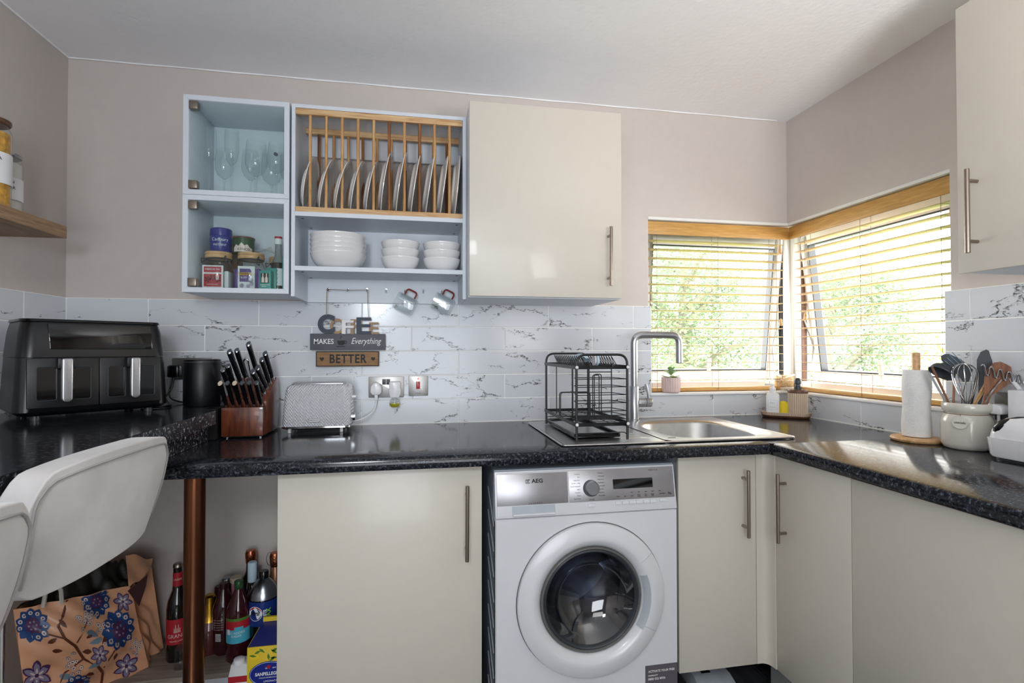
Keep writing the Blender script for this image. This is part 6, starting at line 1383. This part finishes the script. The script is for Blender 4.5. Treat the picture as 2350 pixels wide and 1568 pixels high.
# pink gin
x, y = -.684, 2.165
t = bottle('gin_bottle', 'pink spirit bottle with a pale cork stopper', x, y, [(0, 0), (.036, 0), (.037, .11), (.033, .14), (.018, .17), (.0165, .21), (0, .21)], 'rose')
lath('pink_seal', [(.0175, .17), (.0175, .228), (0, .229)], x, y, zl, 'pink', t); lath('stopper', [(0, .2292), (.021, .2292), (.022, .233), (.022, .245), (.019, .248), (0, .248)], x, y, zl, 'cream2', t)
# cordial bottles (soda)
x, y = -.634, 2.035
t = bottle('soft_drink_bottle', 'clear soft drink bottle with green cap and red and blue label in front', x, y, [(0, .004), (.028, 0), (.040, .012), (.0405, .04), (.037, .06), (.0405, .08), (.0405, .165), (.038, .19), (.028, .22), (.0145, .255), (.0135, .262), (0, .262)], 'ruby')
lath('cap', [(.0145, .260), (.0155, .262), (.0155, .284), (.0135, .287), (0, .287)], x, y, zl, 'dkgreen', t)
lab(t, x, y, .0408, .080, .128, 'cyan'); lab(t, x, y, .0408, .128, .158, 'red', 'label_top'); lab(t, x, y, .0408, .158, .168, 'leafg', 'label_stripe')
ctext('label_lettering', 'NO ADDED\nSUGAR', .011, (x, y), .0425, CA-.2, zl+.112, 'whitei', t)
lab(t, x, y, .0412, .122, .138, 'cyan', 'label_splash', .35); obj('code_panel', wrap((x, y), .0425, CA-1.0, CA-.72, zl+.112, zl+.130), 'whitei', t); 
x, y = -.706, 2.10
t = bottle('soft_drink_bottle', 'dark red drink bottle with a barcode label behind the green-capped bottle', x, y, [(0, .004), (.028, 0), (.036, .012), (.037, .10), (.036, .17), (.026, .20), (.0135, .235), (0, .236)], 'ruby')
lath('cap', [(0, .236), (.015, .236), (.015, .255), (0, .256)], x, y, zl, 'maroon', t)
lb2 = MB(); obj('code_panel', wrap((x, y), .0378, CA-.75, CA-.25, zl+.058, zl+.085), 'label', t)
for k in range(8): lb2.add([(x+.0383*math.cos(CA-.70+.055*k), y+.0383*math.sin(CA-.70+.055*k), zl+.060), (x+.0383*math.cos(CA-.675+.055*k), y+.0383*math.sin(CA-.675+.055*k), zl+.060), (x+.0383*math.cos(CA-.675+.055*k), y+.0383*math.sin(CA-.675+.055*k), zl+.083), (x+.0383*math.cos(CA-.70+.055*k), y+.0383*math.sin(CA-.70+.055*k), zl+.083)], [(0, 1, 2, 3)])
obj('barcode', lb2, 'ink', t, weld=False)
for k in range(5): ctext('small_print', 'juice drink 500', .006, (x, y), .0382, CA-.5, zl+.10+.0085*k, 'pwhite', t)
# cola
x, y = -.556, 2.06
t = bottle('cola_bottle', 'two-litre cola bottle with a blue label and silver shoulder', x, y, [(0, .004), (.035, 0), (.050, .015), (.0515, .05), (.0515, .20), (.050, .215), (.0, .216)], 'cola')
lath('shoulder', [(.0505, .2155), (.048, .232), (.038, .255), (.024, .272), (.0155, .280), (0, .2805)], x, y, zl, 'silver', t)
lath('cap', [(.0145, .28), (.0165, .282), (.0165, .302), (.014, .306), (0, .306)], x, y, zl, 'black', t)
lab(t, x, y, .0515, .125, .212, 'pepsi')
def cdisc(m_, r0, cang, cz, pts):
    vs = [(x+(.0535+r0)*math.cos(cang+px_/.0535), y+(.0535+r0)*math.sin(cang+px_/.0535), zl+cz+pz_) for px_, pz_ in pts]; return MB().add(vs, [tuple(range(len(vs)))])
cz = .172; ca_ = CA-.62
obj('logo_disc', cdisc('x', .0000, ca_, cz, [(.026*math.cos(2*PI*i/28), .026*math.sin(2*PI*i/28)) for i in range(28)]), 'whitei', t, weld=False)
top = [(.024*math.cos(a), .024*math.sin(a)) for a in [math.radians(18+144*i/14) for i in range(15)]]; obj('logo_red', cdisc('x', .0005, ca_, cz, top), 'red', t, weld=False)
bot = [(.024*math.cos(a), .024*math.sin(a)) for a in [math.radians(198+144*i/14) for i in range(15)]]; obj('logo_blue', cdisc('x', .0005, ca_, cz, bot), 'pepsi', t, weld=False)
ctext('label_lettering', 'PEPSI', .015, (x, y), .0545, ca_, zl+cz, 'ink', t, off=.0005)
ctext('label_lettering', 'MAX', .021, (x, y), .0545, CA+.25, zl+.165, 'lime', t, vert=True, off=.0006); ctext('label_lettering', 'TASTE', .014, (x, y), .0545, CA+.02, zl+.165, 'whitei', t, vert=True, off=.0006)
# prosecco + white wine
x, y = -.639, 2.19
t = bottle('sparkling_bottle', 'dark bottle topped with crinkled copper foil, tallest of the group', x, y, [(0, 0), (.042, 0), (.043, .16), (.036, .20), (.0175, .26), (.0155, .31), (0, .31)], 'winebl')
lath('copper_foil', [(.016, .285), (.0185, .292), (.019, .305), (.0205, .312), (.0205, .328), (.017, .338), (0, .340)], x, y, zl, 'cfoil', t)
x, y = -.615, 2.125
t = bottle('wine_bottle', 'wine bottle with a pale blue-white screw cap in front of the copper foil one', x, y, [(0, 0), (.036, 0), (.037, .15), (.032, .185), (.016, .22), (.0145, .30), (0, .30)], 'winebl')
lath('screw_cap', [(.0150, .242), (.0162, .244), (.0162, .312), (.014, .316), (0, .316)], x, y, zl, 'ltblue', t)
x, y = -.540, 2.155
t = bottle('sparkling_bottle', 'rose gold foiled bottle partly hidden by the cream door', x, y, [(0, 0), (.042, 0), (.043, .17), (.036, .22), (.0185, .25), (.0165, .32), (0, .32)], 'copperr')
lath('copper_foil', [(.0170, .28), (.0195, .295), (.021, .322), (.0175, .335), (0, .337)], x, y, zl, 'cfoil', t)
obj('wire_loop', MB().tube([(x-.018+.012*math.cos(a), y-.01, zl+.315+.025*math.sin(a)) for a in [2*PI*i/16 for i in range(16)]], .0012, 5, closed=True), 'silver', t)
# carton and soda box stand on the floor in front of the ledge
t = thing('juice_carton', 'red and white fruit juice carton with a white cap, at the bottom edge', 'carton', (-.62, 1.93, 0)); t['group'] = 'drinks stored under the breakfast bar'
obj('carton_body', MB().box(-.615, -.548, 1.875, 1.945, .0, .135).add([(-.615, 1.875, .135), (-.548, 1.875, .135), (-.548, 1.945, .135), (-.615, 1.945, .135), (-.615, 1.90, .160), (-.548, 1.90, .160), (-.548, 1.945, .162), (-.615, 1.945, .162)], [(0, 1, 5, 4), (1, 2, 6, 5), (2, 3, 7, 6), (3, 0, 4, 7), (4, 5, 6, 7)]), 'label', t, bev=.001)
obj('red_panel', MB().box(-.616, -.615, 1.876, 1.944, .0, .135).box(-.6155, -.5475, 1.874, 1.8752, .115, .135).box(-.6155, -.604, 1.874, 1.8752, 0, .115), 'red', t)
for i, s_ in enumerate(('ZERO', 'CRANBERRY', '& RASPBERRY', 'JUICE DRINK')): text('carton_lettering', s_, (.013, .0105, .0105, .008)[i], (-.575, 1.8735, .103-.0125*i), 'ink' if i else 'maroon', t)
lath('cap', [(.017, 0), (.0175, .002), (.0175, .016), (.015, .018), (0, .018)], -.592, 1.91, .158, 'whitep', t)
t = thing('soda_can_box', 'yellow and blue boxed pack of lemon soda cans at the bottom edge', 'drinks box', (-.50, 1.90, 0)); t['group'] = 'drinks stored under the breakfast bar'
bx0, bx1, by0, by1, bz = -.541, -.408, 1.82, 1.95, .255
obj('box_body', MB().box(bx0, bx1, by0, by1, 0, bz), 'yellow', t, bev=.001)
obj('box_top', MB().add([(bx0+.002, by0+.002, bz+.0008), (bx1-.002, by0+.002, bz+.0008), (bx1-.002, by1, bz+.014), (bx0+.012, by1, bz+.014)], [(0, 1, 2, 3)]).add([(bx0+.002, by0+.002, bz), (bx0+.012, by1, bz+.014), (bx0+.01, by1, bz)], [(0, 1, 2)]), 'blue', t, weld=False)
bk2 = MB().box(bx0+.015, bx1, by1+.02, by1+.075, 0, .235)
t2 = thing('soda_can_box', 'second blue and yellow lemon soda box standing behind the first', 'drinks box', (-.48, 1.98, 0)); t2['group'] = 'drinks stored under the breakfast bar'
b2o = obj('box_body', MB().box(-.528, -.405, 1.953, 1.9635, 0, .285), 'yellow', t2, bev=.001)
obj('blue_panel', MB().box(-.526, -.407, 1.9522, 1.953, .20, .270), 'blue', t2)
ovl = lambda a, b_, n_=32: [((bx0+bx1)/2+.0+a*math.cos(2*PI*i/n_), .166+b_*math.sin(2*PI*i/n_)) for i in range(n_)]
obj('oval_label', MB().prism(ovl(.060, .040), 'y', by0-.0012, by0-.0002), 'blue', t)
obj('oval_line', MB().tube([(p[0], by0-.0014, p[1]) for p in ovl(.057, .037)], .0008, 5, closed=True), 'ltblue', t)
text('box_lettering', 'SANPELLEGRINO', .0145, ((bx0+bx1)/2+.006, by0-.0018, .166), 'whitei', t, sx=.86, off=.0004); text('box_lettering', 'ITALIAN SPARKLING DRINKS', .0055, ((bx0+bx1)/2+.006, by0-.0018, .154), 'whitei', t); text('box_lettering', 'LIMONATA', .0085, ((bx0+bx1)/2+.006, by0-.0018, .142), 'whitei', t); text('box_lettering', 'EST.      1899', .006, ((bx0+bx1)/2+.006, by0-.0018, .184), 'whitei', t)
stx, stz = (bx0+bx1)/2, .188
obj('star_print', MB().prism([(stx+(.009 if k % 2 == 0 else .004)*math.sin(k*PI/5), stz+(.009 if k % 2 == 0 else .004)*math.cos(k*PI/5)) for k in range(10)], 'y', by0-.0022, by0-.0014), 'red', t)
le = MB(); lm = MB(); R_ = random.Random(5)
for i in range(9):
    x_, z_ = R_.uniform(bx0+.015, bx1-.01), R_.uniform(.212, .245); a = R_.uniform(0, PI)
    le.prism([(x_+.012*math.cos(a), z_+.012*math.sin(a)), (x_-.004*math.sin(a), z_+.004*math.cos(a)), (x_-.012*math.cos(a), z_-.012*math.sin(a)), (x_+.004*math.sin(a), z_-.004*math.cos(a))], 'y', by0-.0012, by0-.0004)
obj('leaf_print', le, 'leafg', t)
for x_, z_ in ((bx0+.024, .222), (bx1-.02, .225)): lm.prism([(x_+.014*math.cos(2*PI*i/16), z_+.011*math.sin(2*PI*i/16)) for i in range(16)], 'y', by0-.0010, by0-.0003)
obj('lemon_print', lm, 'lemon', t)
